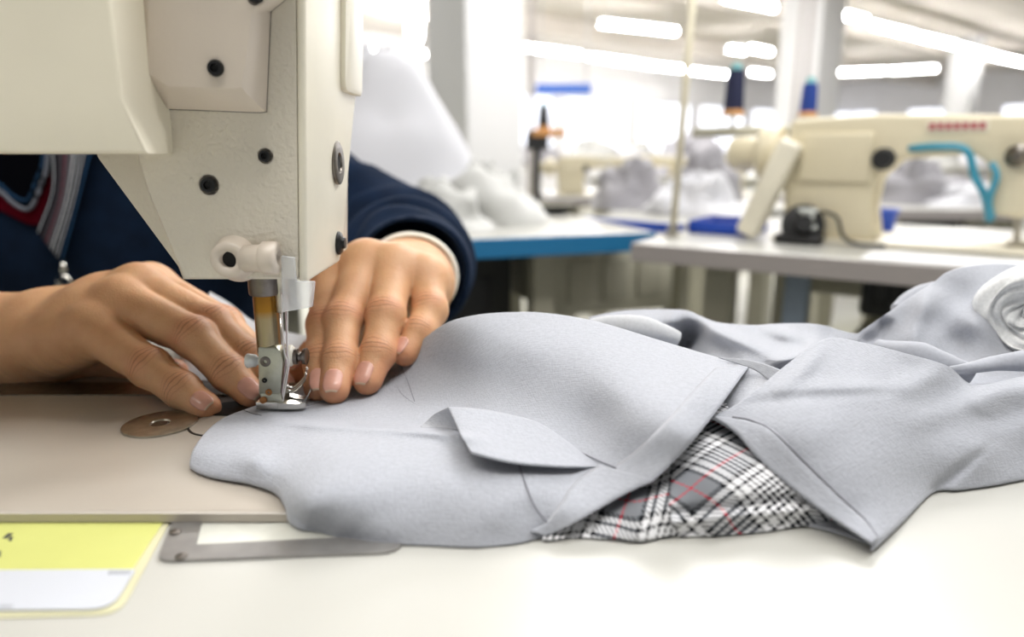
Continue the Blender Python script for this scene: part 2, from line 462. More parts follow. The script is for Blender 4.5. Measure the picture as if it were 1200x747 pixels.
def hex_screw(px, py, y, r, parent, label=None):
    c = at_y(px, py, y)
    bm = bmesh.new(); a_lathe(bm, c+Vector((0, .002, 0)), (0, -1, 0), [(0, r*1.02), (.0026, r), (.0034, r*.86), (.0034, r*.52), (.0016, r*.46), (.0016, 0)], 28, cap=False)
    s = bm_obj('screw', bm, M['black_steel'], parent, angle=35)
    bm = bmesh.new(); a_lathe(bm, c+Vector((0, -.0002, 0)), (0, -1, 0), [(0, r*.5), (.0002, r*.5)], 6)
    bm_obj('socket', bm, M['hole'], s)
    bm = bmesh.new(); a_lathe(bm, c+Vector((0, .0006, 0)), (0, -1, 0), [(0, r*1.3), (.0006, r*1.25)], 28)
    bm_obj('screw_seat', bm, M['enamel_box'], s)
hex_screw(253, 80, YC1, .0027, mc); hex_screw(300, -6, YC1, .0027, mc)
hex_screw(245, 217, YN, .0029, mc); hex_screw(311, 183, YN, .0022, mc)
# face plate on the end of the head
fx0, fx1 = xr, xr+.0032
prof = [(YN-.0004, zb-.0012), (.020, zb-.0012), (.026, zb+.003), (.036, .098), (.050, .132), (.057, .165), (.058, .21), (.056, ZT), (YN-.0004, ZT)]
bm = bmesh.new(); a_prism(bm, prof, 0, fx0, fx1, .0014, 3)
for v in bm.verts: v.co.x += (v.co.z-zb)*.060
fp = bm_obj('face_plate', bm, M['enamel_pale_lit'], mc, angle=40)
# raised field on the face plate
rp = round_poly([(.0195, .1325), (.0535, .1325), (.0555, ZT-.01), (.0195, ZT-.01)], [.006, .004, .001, .001], 6)
bm = bmesh.new(); a_prism(bm, [(p[0], p[1]) for p in rp], 0, fx1-.0005, fx1+.0022, .0007, 2)
for v in bm.verts: v.co.x += (v.co.z-zb)*.060
bm_obj('raised_field', bm, M['enamel_pale_lit'], fp, angle=40)
# slotted plug and button screw on the face plate
c = at_x(396, 191, fx1+.0028); c.x = fx1+(c.z-zb)*.06
bm = bmesh.new(); a_lathe(bm, c-Vector((.001, 0, 0)), (1, 0, 0), [(0, .0088), (.0018, .0088), (.0022, .0080), (.0022, .0042), (.0012, .0038), (.0012, 0)], 32, cap=False)
pg = bm_obj('plug', bm, M['dark_steel'], fp, angle=35)
bm = bmesh.new(); a_lathe(bm, c+Vector((.0002, 0, 0)), (1, 0, 0), [(0, .0040), (.0003, .0040)], 20); bm_obj('plug_hole', bm, M['hole'], pg)
c = at_x(401, 297, fx1); c.y = min(c.y, .017); c.z = zb+.0075; c.x += .0004
bm = bmesh.new(); a_lathe(bm, c-Vector((.001, 0, 0)), (1, 0, 0), [(0, .0034), (.0010, .0050), (.0018, .0050), (.0026, .0042), (.0030, .0026), (.0042, .0022), (.0042, 0)], 28, cap=False)
bm_obj('button_screw', bm, M['black_steel'], fp, angle=35)
# cast thread bracket at the foot of the head
cb = at_y(275, 302, YN)
bm = bmesh.new()
a_lathe(bm, cb+Vector((0, .003, 0)), (0, -1, 0), [(0, .0095), (.002, .0088), (.0045, .0072), (.0085, .0066), (.0098, .0058), (.0098, .0031), (.0060, .0028), (.006, 0)], 32, cap=False)
o = bm_obj('thread_bracket', bm, M['enamel_box'], mc, smooth=True)
bm = bmesh.new(); a_lathe(bm, cb+Vector((0, -.0035, 0)), (0, -1, 0), [(0, .0029), (.0004, .0029)], 20); bm_obj('bore', bm, M['hole'], o)
c2 = at_y(326, 301, YN)
bm = bmesh.new(); a_tube(bm, [cb+Vector((.004, -.0035, 0)), c2+Vector((-.0045, -.0035, 0)), c2+Vector((-.004, -.0035, 0))], [.0048, .0050, .0050], 20)
a_lathe(bm, c2+Vector((-.005, -.0035, 0)), (1, 0, 0), [(0, .0050), (.001, .0060), (.0055, .0060), (.0064, .0052), (.0064, .0026), (.004, .0026), (.004, 0)], 28, cap=False)
nk = bm_obj('bracket_arm', bm, M['enamel_box'], o, smooth=True)
bm = bmesh.new(); a_lathe(bm, c2+Vector((-.0008, -.0035, 0)), (1, 0, 0), [(0, .0026), (.0003, .0026)], 18); bm_obj('bore', bm, M['hole'], o)

# presser bar, foot, needle
NX = at_z(329, 474, .003)                   # where the needle meets the cloth
pb = at_y(316, 410, NX.y); YP = NX.y
ztop = zb
bm = bmesh.new(); a_lathe(bm, (pb.x, YP, at_y(316, 345, YP).z), (0, 0, 1), [(0, .0060), (.0008, .0064), (.016, .0064)], 28)
bm_obj('bar_bushing', bm, M['dark_steel'], mc, angle=40)
zs = at_y(316, 407, YP).z
m = mat('presser_bar_steel', (.52, .42, .22, 1), .24, 1); nt = m.node_tree; b = nt.nodes['Principled BSDF']
tc = nt.nodes.new('ShaderNodeTexCoord'); sx = nt.nodes.new('ShaderNodeSeparateXYZ'); mr = nt.nodes.new('ShaderNodeMapRange'); cr = nt.nodes.new('ShaderNodeValToRGB')
nt.links.new(tc.outputs['Object'], sx.inputs[0]); nt.links.new(sx.outputs['Z'], mr.inputs['Value'])
mr.inputs['From Min'].default_value = zs; mr.inputs['From Max'].default_value = zb-.004
cr.color_ramp.elements[0].color = (.30, .26, .17, 1); cr.color_ramp.elements[1].color = (.10, .06, .03, 1); cr.color_ramp.elements[1].position = .97
for p_, c_ in ((.42, (.32, .26, .15, 1)), (.54, (.30, .15, .025, 1)), (.80, (.20, .095, .02, 1))):
    e = cr.color_ramp.elements.new(p_); e.color = c_
nt.links.new(mr.outputs[0], cr.inputs[0]); nt.links.new(cr.outputs[0], b.inputs['Base Color'])
bm = bmesh.new(); a_lathe(bm, (pb.x, YP, zs-.002), (0, 0, 1), [(0, .0050), (zb-zs, .0050)], 36)
bm_obj('presser_bar', bm, m, mc, angle=40)
# shank: the flat clamp holding the foot
M['shank'] = mat('shank_steel', (.42, .42, .34, 1), .34, 1, noise=(180, .2))
S = lambda a, b, y=None: at_y(a, b, YP-.005 if y is None else y)
sh = [(p.x, p.z) for p in (S(303, 464), S(302, 407), S(323, 406), S(329, 412), S(332, 424), S(329, 463))]
bm = bmesh.new(); a_prism(bm, sh, 1, YP-.0052, YP+.0045, .0008, 2)
foot = bm_obj('presser_foot', bm, M['shank'], mc, angle=40)
for sxp, syp, r, mm in ((311, 424, .0022, 'dark_steel'), (310, 446, .0011, 'black_steel'), (315, 460, .0014, 'rust')):
    if mm == 'rust': M['rust'] = mat('rust', (.36, .15, .04, 1), .6)
    c = S(sxp, syp, YP-.0052); bm = bmesh.new()
    a_lathe(bm, c+Vector((0, .0004, 0)), (0, -1, 0), [(0, r), (.0007, r), (.0009, r*.8), (.0009, r*.35), (.0003, r*.3), (.0003, 0)], 20, cap=False)
    bm_obj('screw', bm, M[mm], foot, angle=35)
zf = .0030                                   # the sole rests on the cloth
f0, f1 = at_y(301, 480, YP-.006), at_y(358, 480, YP-.006)
# ankle block
bm = bmesh.new(); a_prism(bm, [(p.x, p.z) for p in (S(304, 473), S(306, 468), S(305, 461), S(329, 461), S(334, 476), S(308, 477))], 1, YP-.0054, YP+.0045, .0005, 2)
bm_obj('ankle', bm, M['shank'], foot, angle=40)
# sole with two upturned toes
M['foot'] = mat('polished_foot', (.62, .60, .55, 1), .22, 1)
xs0, xs1 = f0.x, f1.x
for (ya, yb_) in ((YP-.0062, YP-.0018), (YP+.0018, YP+.0062)):
    bm = bmesh.new(); rings = []
    L = xs1-xs0
    for t in np.linspace(0, 1, 15):
        far_ = ya > YP; x = xs0+L*t; lift = 0 if t < .84 else ((t-.84)/.16)**1.6*(.0050 if far_ else .0007)
        th = .0027*(1-(.75 if far_ else .25)*max(0, (t-.55)/.45)); w = 1-(.6 if far_ else .2)*max(0, (t-.75)/.25)
        ym = (ya+yb_)/2; h = (yb_-ya)/2*w
        rings.append([(x, ym-h, zf+lift), (x, ym+h, zf+lift), (x, ym+h, zf+lift+th), (x, ym-h, zf+lift+th)])
    a_loft(bm, rings); bm_obj('toe', bm, M['foot'], foot, angle=40)
bm = bmesh.new(); a_box(bm, (xs0-.0002, YP-.0065, zf-.0001), (xs0+.009, YP+.0065, zf+.0033), .0005); bm_obj('heel', bm, M['foot'], foot, angle=40)
bm = bmesh.new(); a_tube(bm, [(xs0+.003, YP-.0066, zf+.0040), (xs0+.003, YP+.0066, zf+.0040)], .0014, 14); bm_obj('pivot_pin', bm, M['rust'], foot, smooth=True)
# wire finger guard in front of the needle
bm = bmesh.new()
for dz, dy in ((.006, 0), (.0085, .002)):
    pts = [(at_y(331, 468, YP).x, YP+.004+dy, zf+.003+dz*.4), (at_y(338, 472, YP).x, YP+.0052+dy, zf+.002+dz*.35), (at_y(347, 471, YP).x, YP+.0055+dy, zf+.003+dz*.5), (at_y(354, 466, YP).x, YP+.005+dy, zf+.0055+dz*.6), (at_y(357, 460, YP).x, YP+.004+dy, zf+.0085+dz*.7)]
    a_tube(bm, spline(pts, 24), .0006, 8)
bm_obj('finger_guard', bm, M['chrome'], foot, smooth=True)
# white plastic hand-lifter pin, its other end, and the knurled clamp screw
c = at_y(302, 423, YP); zk = c.z
bm = bmesh.new(); a_lathe(bm, (c.x+.001, YP, zk), (-1, 0, 0), [(0, .0018), (.0012, .0018), (.0018, .0026), (.0052, .0031), (.0058, .0026), (.0060, 0)], 22, cap=False)
bm_obj('lifter_knob', bm, M['white_plastic'], foot, smooth=True)
c = at_y(332, 417, YP+.001)
bm = bmesh.new(); a_lathe(bm, (c.x-.001, YP+.001, c.z), (1, 0, 0), [(-.003, .0030), (.001, .0036), (.003, .0046), (.0046, .0046), (.0056, .0036), (.006, .0024), (.006, 0)], 24, cap=False)
bm_obj('needle_clamp', bm, mat('ivory_nylon', (.78, .75, .64, 1), .35), mc, smooth=True)
c = at_y(345, 418, YP+.001)
bm = bmesh.new(); a_lathe(bm, (c.x-.001, YP+.001, c.z), (1, 0, 0), [(0, .0020), (.0008, .0034), (.0026, .0034), (.0030, .0022), (.0040, .0018), (.0046, .0032), (.0062, .0036), (.0066, .0028), (.0066, 0)], 24, cap=False)
bm_obj('clamp_screw', bm, M['dark_steel'], mc, angle=40)
xn = at_y(331, 440, YP).x
bm = bmesh.new(); a_lathe(bm, (xn, YP+.001, .0015), (0, 0, 1), [(0, .0002), (.004, .0005), (.012, .0005), (.0125, .0009), (at_y(331, 366, YP).z-.0015, .0009)], 14)
bm_obj('needle', bm, M['chrome'], mc, smooth=True)
bm = bmesh.new(); a_lathe(bm, (xn+.0015, YP+.001, at_y(331, 366, YP).z), (0, 0, 1), [(0, .0026), (.0006, .0030), (zb-at_y(331, 366, YP).z, .0030)], 24)
bm_obj('needle_bar', bm, M['steel'], mc, angle=40)
# clear finger shield hanging beside the needle bar
m = bpy.data.materials.new('frosted_shield'); m.use_nodes = True; nt = m.node_tree; nt.nodes.clear()
o_ = nt.nodes.new('ShaderNodeOutputMaterial'); tr = nt.nodes.new('ShaderNodeBsdfTransparent'); df = nt.nodes.new('ShaderNodeBsdfDiffuse'); tl = nt.nodes.new('ShaderNodeBsdfTranslucent'); gl = nt.nodes.new('ShaderNodeBsdfGlossy')
df.inputs['Color'].default_value = (.80, .82, .84, 1); tl.inputs['Color'].default_value = (.80, .82, .84, 1); gl.inputs['Roughness'].default_value = .2
m1 = nt.nodes.new('ShaderNodeMixShader'); m2 = nt.nodes.new('ShaderNodeMixShader'); m3 = nt.nodes.new('ShaderNodeMixShader')
m1.inputs[0].default_value = .3; nt.links.new(df.outputs[0], m1.inputs[1]); nt.links.new(tl.outputs[0], m1.inputs[2])
m2.inputs[0].default_value = .08; nt.links.new(m1.outputs[0], m2.inputs[1]); nt.links.new(gl.outputs[0], m2.inputs[2])
m3.inputs[0].default_value = .42; nt.links.new(tr.outputs[0], m3.inputs[1]); nt.links.new(m2.outputs[0], m3.inputs[2]); nt.links.new(m3.outputs[0], o_.inputs[0])
M['shield'] = m
ys = YN-.0038
sp_ = [(p.x, p.z) for p in (at_y(329, 300, ys), at_y(345, 302, ys), at_y(347, 330, ys), at_y(369, 330, ys), at_y(366, 360, ys), at_y(345, 364, ys), at_y(331, 366, ys))]
bm = bmesh.new(); a_prism(bm, sp_, 1, ys, ys+.0012, .0003, 1); bm_obj('finger_shield', bm, M['shield'], mc, angle=40)

# plates on the bed
np_ = [(206, 470), (238, 446), (330, 444), (330, 480), (262, 482), (240, 470)]
q = zpoly([(-60, 466), (205, 442), (345, 442), (345, 470)], 0); q[0].y = at_z(200, 464, 0).y
bm = bmesh.new(); a_box(bm, (q[0].x, q[0].y, .0), (q[2].x, .0395, .0005), .0001, 1)
M['slide'] = mat('slide_plate_steel', (.24, .225, .20, 1), .30, 1, noise=(260, .3), bump=(900, .1, .0002))
bm_obj('slide_plate', bm, M['slide'], mc)
c = at_z(188, 498, 0)
bm = bmesh.new(); a_lathe(bm, (c.x, c.y, 0), (0, 0, 1), [(0, .0142), (.0007, .0142), (.0009, .0136), (.0009, .0040), (.0003, .0036), (.0003, 0)], 48, cap=False)
dk = bm_obj('cover_disc', bm, M['steel'], mc, angle=35)
bm = bmesh.new(); a_lathe(bm, (c.x, c.y, .0003), (0, 0, 1), [(0, .0036), (.0003, .0030)], 18); bm_obj('slot_screw', bm, M['dark_steel'], dk)
c2_ = at_z(262, 497, 0)
bm = bmesh.new(); a_lathe(bm, (c2_.x, c2_.y, 0), (0, 0, 1), [(0, .0135), (.0003, .0135), (.0003, .0128), (.0001, .0128)], 48, cap=False)
bm_obj('plate_seam', bm, M['black_steel'], mc)
bm = bmesh.new(); a_lathe(bm, (c2_.x, c2_.y, 0), (0, 0, 1), [(0, .0127), (.0004, .0127), (.0004, 0)], 48, cap=False)
bm_obj('needle_plate', bm, M['bed'], mc)
bm = bmesh.new(); a_box(bm, (c.x+.0125, c.y-.002, 0), (c2_.x-.012, c.y+.0030, .0004), .0001, 1); bm_obj('seam_strip', bm, M['steel'], mc)
c3 = zpoly([(238, 488), (262, 474), (306, 470), (306, 490)], 0)
bm = bmesh.new(); flat_prism(bm, c3, .00045, .0009); bm_obj('feed_gap', bm, M['black_steel'], mc)

# sewing threads
M['thread_w'] = mat('white_thread', (.85, .82, .80, 1), .6); M['thread_p'] = mat('pink_thread', (.55, .42, .44, 1), .6)
for i, (pts, mm) in enumerate((([(334, 340), (335, 372), (336, 410), (333, 440), (330, 463), (329, 474)], 'thread_p'), ([(330, 345), (331, 375), (333, 412), (337, 425), (333, 450), (330, 474)], 'thread_w'),
                               ([(337, 350), (337, 410), (339, 424), (336, 445), (331, 474)], 'thread_w'))):
    bm = bmesh.new(); a_tube(bm, spline([at_y(a, b, YP-.0005*i-.004) for a, b in pts], 30), .00028, 6)
    th = bm_obj('sewing_thread', bm, M[mm], smooth=True)
    tag(th, ['pink thread running from the machine head to the needle', 'white thread passing close along the presser bar', 'white thread looped over the ivory needle clamp'][i], 'thread')
# ------------------------------------------------------------------ cloth: patches laid over the table, heights in metres
def tps(ctrl, lam=1e-3):
    c = np.array(ctrl, float); X = c[:, :2]/100.; z = c[:, 2]
    def K(A, B):
        r2 = ((A[:, None, :]-B[None, :, :])**2).sum(-1)
        return .5*r2*np.log(r2+1e-9)
    n = len(X); Pm = np.hstack([np.ones((n, 1)), X])
    A = np.zeros((n+3, n+3)); A[:n, :n] = K(X, X)+lam*np.eye(n); A[:n, n:] = Pm; A[n:, :n] = Pm.T
    w = np.linalg.solve(A, np.concatenate([z, np.zeros(3)]))
    def f(px, py):
        q = np.stack([np.ravel(px), np.ravel(py)], 1)/100.
        out = K(q, X)@w[:n]+np.hstack([np.ones((len(q), 1)), q])@w[n:]
        return out.reshape(np.shape(px))
    return f
def rays(px, py):
    a = (px-CX)/F; b = -(py-CY)/F
    return np.stack([a, cp+b*sp, -sp+b*cp], -1)
def lift(px, py, z):
    d = rays(px, py); t = (z-CAM.z)/d[..., 2]
    return np.array(CAM)+d*t[..., None]
def coons(bottom, top, left, right, nu, nv):
    b, t = spline(bottom, nu), spline(top, nu); l, r = spline(left, nv), spline(right, nv)
    u = np.linspace(0, 1, nu)[None, :, None]; v = np.linspace(0, 1, nv)[:, None, None]
    S = (1-v)*b[None]+v*t[None]+(1-u)*l[:, None]+u*r[:, None]
    S -= (1-u)*(1-v)*b[0]+u*(1-v)*b[-1]+(1-u)*v*t[0]+u*v*t[-1]
    return S[..., 0], S[..., 1]
def grid_obj(name, Pg, m, parent, uv=None, thick=.0005, off=-1):
    nv, nu = Pg.shape[:2]
    idx = np.arange(nv*nu).reshape(nv, nu)
    fc = np.stack([idx[:-1, :-1], idx[:-1, 1:], idx[1:, 1:], idx[1:, :-1]], -1).reshape(-1, 4)
    if uv is None:
        L = np.zeros((nv, nu)); L[:, 1:] = np.cumsum(np.linalg.norm(np.diff(Pg, axis=1), axis=-1), 1)
        V = np.zeros((nv, nu)); V[1:] = np.cumsum(np.linalg.norm(np.diff(Pg, axis=0), axis=-1), 0)
        uv = np.stack([L, V], -1)
    o = mesh_obj(name, Pg.reshape(-1, 3), fc, m, parent, True, uv.reshape(-1, 2))
    if thick:
        s = o.modifiers.new('thickness', 'SOLIDIFY'); s.thickness = thick; s.offset = off
    return o
def smooth_noise(shape, n, amp, seed):          # gentle random relief on a grid, bilinear-cubic from n x n knots
    r = np.random.default_rng(seed).normal(size=(n[0]+3, n[1]+3))
    v = np.linspace(0, n[0], shape[0]); u = np.linspace(0, n[1], shape[1])
    def w(t): return np.stack([(1-t)**3, 3*t**3-6*t**2+4, -3*t**3+3*t**2+3*t+1, t**3], -1)/6
    iv = np.minimum(v.astype(int), n[0]-1); iu = np.minimum(u.astype(int), n[1]-1)
    wv, wu = w(v-iv), w(u-iu); out = np.zeros(shape)
    for a in range(4):
        for b in range(4):
            out += wv[:, a][:, None]*wu[:, b][None]*r[iv+a][:, iu+b]
    return out*amp
def skirt_back(Pg, rows=7, floor=TZ, slope=.23):
    """carries the top row over the crest and down to the table behind it"""
    e = Pg[-1]; d = e-np.array(CAM); d[:, 2] = 0; d /= np.linalg.norm(d, axis=1)[:, None]
    r = np.maximum(e[:, 2]-floor-.001, .002); add = []
    for k in range(1, rows+1):
        t = k/rows*PI/2
        q = e+d*(r*np.sin(t)*.9)[:, None]
        q[:, 2] = e[:, 2]-slope*r*np.sin(t)-(r-slope*r)*(1-np.cos(t))
        add.append(q)
    return np.concatenate([Pg, np.array(add)], 0)
def skirt_front(Pg, rows=4, inset=.004, floor=None, zfun=None):
    """rounds the bottom row down to what it lies on and under itself"""
    e = Pg[0]; d = e-np.array(CAM); d[:, 2] = 0; d /= np.linalg.norm(d, axis=1)[:, None]
    fl = zfun(e) if zfun else np.full(len(e), floor)
    h = np.maximum(e[:, 2]-fl, .0003); add = []
    for k in range(rows, 0, -1):
        t = k/rows*PI/2
        q = e+d*(np.minimum(h*1.0, inset)*(1-np.cos(t))-np.minimum(h, .0035)*.45*np.sin(2*t))[:, None]
        q[:, 2] = e[:, 2]-h*np.sin(t)
        add.append(q)
    return np.concatenate([np.array(add), Pg], 0)
def bed_or_table(e): return np.where((e[:, 1] > -.0862) & (e[:, 0] < -.045), .0004, TZ+.0004)

def cloth_mat(name, col, weave=1400, bump=.35, var=.05):
    m = bpy.data.materials.new(name); m.use_nodes = True; nt = m.node_tree; b = nt.nodes['Principled BSDF']
    b.inputs['Roughness'].default_value = .85; b.inputs['Specular IOR Level'].default_value = .25
    b.inputs['Sheen Weight'].default_value = .25; b.inputs['Sheen Roughness'].default_value = .5
    tc = nt.nodes.new('ShaderNodeTexCoord'); n = nt.nodes.new('ShaderNodeTexNoise'); n.inputs['Scale'].default_value = 700; n.inputs['Detail'].default_value = 5
    nt.links.new(tc.outputs['Object'], n.inputs['Vector']); r = nt.nodes.new('ShaderNodeValToRGB')
    r.color_ramp.elements[0].position = .3; r.color_ramp.elements[1].position = .7
    r.color_ramp.elements[0].color = tuple(c*(1-var*1.3) for c in col)+(1,); r.color_ramp.elements[1].color = tuple(c*(1+var*1.3) for c in col)+(1,)
    nt.links.new(n.outputs['Fac'], r.inputs['Fac']); nt.links.new(r.outputs['Color'], b.inputs['Base Color'])
    # crepe relief: fine threads both ways, broken up
    uv = nt.nodes.new('ShaderNodeUVMap'); parts_ = []
    for sc_ in ((1, .22, 1), (.22, 1, 1)):
        mp = nt.nodes.new('ShaderNodeMapping'); mp.inputs['Scale'].default_value = sc_; nt.links.new(uv.outputs['UV'], mp.inputs['Vector'])
        nz_ = nt.nodes.new('ShaderNodeTexNoise'); nz_.inputs['Scale'].default_value = weave; nz_.inputs['Detail'].default_value = 1.5; nt.links.new(mp.outputs[0], nz_.inputs['Vector']); parts_.append(nz_)
    a2 = nt.nodes.new('ShaderNodeMath'); a2.operation = 'ADD'; nt.links.new(parts_[0].outputs['Fac'], a2.inputs[0]); nt.links.new(parts_[1].outputs['Fac'], a2.inputs[1])
    bp = nt.nodes.new('ShaderNodeBump'); bp.inputs['Strength'].default_value = bump; bp.inputs['Distance'].default_value = .0006
    nt.links.new(a2.outputs[0], bp.inputs['Height']); nt.links.new(bp.outputs['Normal'], b.inputs['Normal'])
    return m
M['grey'] = cloth_mat('grey_cloth', (.365, .378, .418))
M['grey_in'] = cloth_mat('grey_cloth_inside', (.36, .37, .40))
M['pale'] = cloth_mat('pale_cloth', (.50, .51, .53))
M['seam'] = mat('seam_thread', (.16, .16, .18, 1), .8)

# ---------------- garment being sewn
g1 = thing('grey_garment', 'grey cloth garment held under the presser foot with a pocket flap and wide hem', 'garment', at_z(480, 600, TZ))
A_b = [(222, 543), (240, 553), (290, 561), (322, 570), (334, 588), (345, 608), (372, 622), (410, 631), (480, 637), (560, 640), (605, 636), (640, 628)]
A_t = [(338, 458), (360, 452), (400, 446), (440, 438), (470, 422), (497, 397), (525, 378), (560, 369), (600, 366), (640, 367), (700, 377), (780, 401), (845, 420), (878, 427)]
A_l = [(222, 543), (226, 528), (240, 508), (262, 490), (298, 476), (338, 458)]
A_r = [(640, 628), (735, 576), (790, 541), (830, 495), (862, 451), (878, 427)]
A_z = [(222, 543, .003), (240, 553, .0025), (290, 561, .003), (322, 570, .004), (345, 608, .0002), (352, 585, .0078), (362, 600, .0055), (372, 622, -.003), (410, 631, -.003), (480, 637, -.003), (560, 640, -.003), (605, 636, -.003), (640, 628, -.003),
       (226, 526, .006), (262, 492, .004), (298, 478, .0028), (338, 458, .003), (300, 486, .0026), (340, 488, .0027), (372, 470, .0025), (410, 466, .0025),
       (250, 528, .0068), (275, 512, .0066), (300, 540, .0080), (325, 530, .0072), (360, 560, .0104), (385, 525, .0112), (385, 600, .0058), (450, 622, .0004), (520, 628, -.0008), (580, 627, -.0008), (400, 618, .0010), (612, 620, .0000), (450, 602, .0046), (450, 555, .0112), (440, 520, .0118),
       (520, 606, .0036), (450, 582, .0082), (520, 584, .0074), (520, 558, .0105), (580, 600, .0048), (610, 570, .0085), (620, 605, .0025), (460, 495, .0075), (420, 490, .0055), (500, 478, .0085), (560, 560, .010),
       (440, 440, .0045), (470, 424, .011), (480, 455, .0065), (497, 399, .023), (525, 380, .0335), (560, 370, .0385), (600, 367, .0395), (640, 368, .039), (700, 378, .0365), (780, 402, .031), (845, 420, .0285), (878, 427, .0275),
       (520, 430, .0165), (560, 420, .0255), (620, 410, .0315), (680, 410, .0325), (740, 420, .0315), (540, 465, .0115), (600, 460, .0175), (660, 455, .0225), (720, 460, .0265), (780, 445, .0295), (830, 440, .0295),
       (640, 490, .0145), (690, 490, .0165), (740, 500, .0215), (790, 490, .0265), (700, 530, .0115), (735, 545, .0115), (800, 510, .0235), (830, 493, .0235), (790, 540, .0155), (760, 562, .0105), (735, 576, .0075), (690, 600, .0035), (862, 451, .0275), (680, 570, .0065), (660, 600, .0035), (640, 540, .0095)]
zA = tps(A_z, 2e-3)
px, py = coons(A_b, A_t, A_l, A_r, 190, 130)
zA0 = zA
def zA(x_, y_):       # the front half folds over along a line running from the foot to the pocket flap
    x_, y_ = np.asarray(x_, float), np.asarray(y_, float); ln = np.interp(x_, [290, 330, 370, 440, 500, 560], [486, 490, 494, 498, 502, 510]); d_ = ln-y_
    return zA0(x_, y_)+(.0019*np.exp(-((d_+5)/5.5)**2)-.0016/(1+np.exp(-np.clip(d_/1.5, -40, 40)))*np.exp(-np.maximum(d_, 0)/18))*np.clip((x_-310)/50, 0, 1)*np.clip((570-x_)/50, 0, 1)
z = zA(px, py)
z += smooth_noise(z.shape, (9, 14), .00022, 3)*np.minimum(1, np.linspace(0, 8, 130))[:, None]
PA = lift(px, py, np.maximum(z, .0003*(px < 330)-.0034*(px >= 330)))
PA = skirt_front(skirt_back(PA, 8, 0.0), 4, zfun=bed_or_table)
grid_obj('main_panel', PA, M['grey'], g1)
def ridge(x_, y_, line, amp, width):
    s_ = spline(line, 60); d2 = np.full(np.shape(x_), 1e9)
    best = np.zeros(np.shape(x_))
    for i_, q in enumerate(s_):
        e_ = (x_-q[0])**2+(y_-q[1])**2; n_ = e_ < d2; d2 = np.where(n_, e_, d2); best = np.where(n_, i_/59, best)
    return amp*np.exp(-d2/width**2)*(1-np.abs(2*best-1)**2.5)
def on_A(pts, off): # a point of the panel seen at a photo pixel, raised by off towards the viewer
    pts = np.array(pts, float); zz = zA(pts[..., 0], pts[..., 1])
    p = lift(pts[..., 0], pts[..., 1], zz); d = rays(pts[..., 0], pts[..., 1]); d /= np.linalg.norm(d, axis=-1)[..., None]
    return p-d*off
def strip_on(f, left, right, name, m, parent, n=60, k=8, off=.0012, edge=.0002, thick=.0005, bulge=0):
    a, b = spline(left, n), spline(right, n); t = np.linspace(0, 1, k)[:, None, None]
    g = a[None]*(1-t)+b[None]*t
    o = np.full(g.shape[:2], off)
    o += bulge*np.sin(np.linspace(0, PI, k))[:, None]
    o[0] = edge
    P = np.zeros(g.shape[:2]+(3,))
    for i in range(k):
        pts = g[i]; zz = f(pts[:, 0], pts[:, 1]); p = lift(pts[:, 0], pts[:, 1], zz); d = rays(pts[:, 0], pts[:, 1]); d /= np.linalg.norm(d, axis=-1)[:, None]
        P[i] = p-d*o[i][:, None]
    return grid_obj(name, P, m, parent, thick=thick)
def seam_on(f, pts, name, parent, off=.0008, r=.00022, m='seam', n=60, dash=False):
    s = spline(pts, n); zz = f(s[:, 0], s[:, 1]); p = lift(s[:, 0], s[:, 1], zz); d = rays(s[:, 0], s[:, 1]); d /= np.linalg.norm(d, axis=-1)[:, None]
    P = p-d*off; bm = bmesh.new()
    if dash:
        for i in range(0, n-2, 3): a_tube(bm, [Vector(P[i]), Vector(P[i+2])], r, 5)
    else: a_tube(bm, [Vector(q) for q in P], r, 6)
    return bm_obj(name, bm, M[m], parent, smooth=True)
# wide hem of the upper layer, turned facing of the lower layer
strip_on(zA, [(838, 431), (812, 458), (780, 494), (748, 525), (716, 549)], [(880, 426), (862, 451), (830, 495), (790, 541), (762, 566)], 'hem_band', M['grey'], g1, off=.0013)
strip_on(zA, [(700, 544), (672, 566), (655, 592), (640, 612), (622, 622)], [(766, 563), (735, 577), (700, 597), (668, 616), (638, 629)], 'turned_facing', M['grey'], g1, off=.0016)
seam_on(zA, [(607, 541), (616, 568), (628, 596), (645, 617)], 'side_seam', g1)
seam_on(zA, [(632, 497), (662, 520), (690, 535), (722, 549)], 'pocket_seam', g1, off=.0010)
seam_on(zA, [(468, 424), (478, 448), (486, 471)], 'cuff_edge', g1, off=.0006, r=.00016)
seam_on(zA, [(462, 440), (468, 458), (478, 468), (497, 480)], 'stitch_line', g1, off=.0004, r=.00014, dash=True)
seam_on(zA, [(358, 476), (385, 470), (420, 466)], 'stitch_line', g1, off=.0003, r=.00015, dash=True)
seam_on(zA, [(284, 480), (296, 485), (306, 487)], 'stitch_line', g1, off=.0003, r=.00014)
# pocket flap
fx, fy = coons([(552, 530), (598, 541), (650, 546), (702, 547)], [(525, 477), (560, 479), (600, 486), (632, 496), (656, 511), (680, 529), (702, 546)], [(552, 530), (541, 511), (525, 477)], [(702, 547), (702, 546.5), (702, 546)], 70, 26)
base = zA(fx, fy)
u = np.linspace(0, 1, 70)[None, :]; v = np.linspace(0, 1, 26)[:, None]
rise = .0075*np.exp(-(u/.28)**2)*(.30+.70*v)+.0022*(1-v)*(1-u**3)+.0012
rise = rise*(1-.85*np.clip((u-.8)/.2, 0, 1))
PF = lift(fx, fy, base+rise); grid_obj('pocket_flap', PF, M['grey'], g1, thick=.0007)
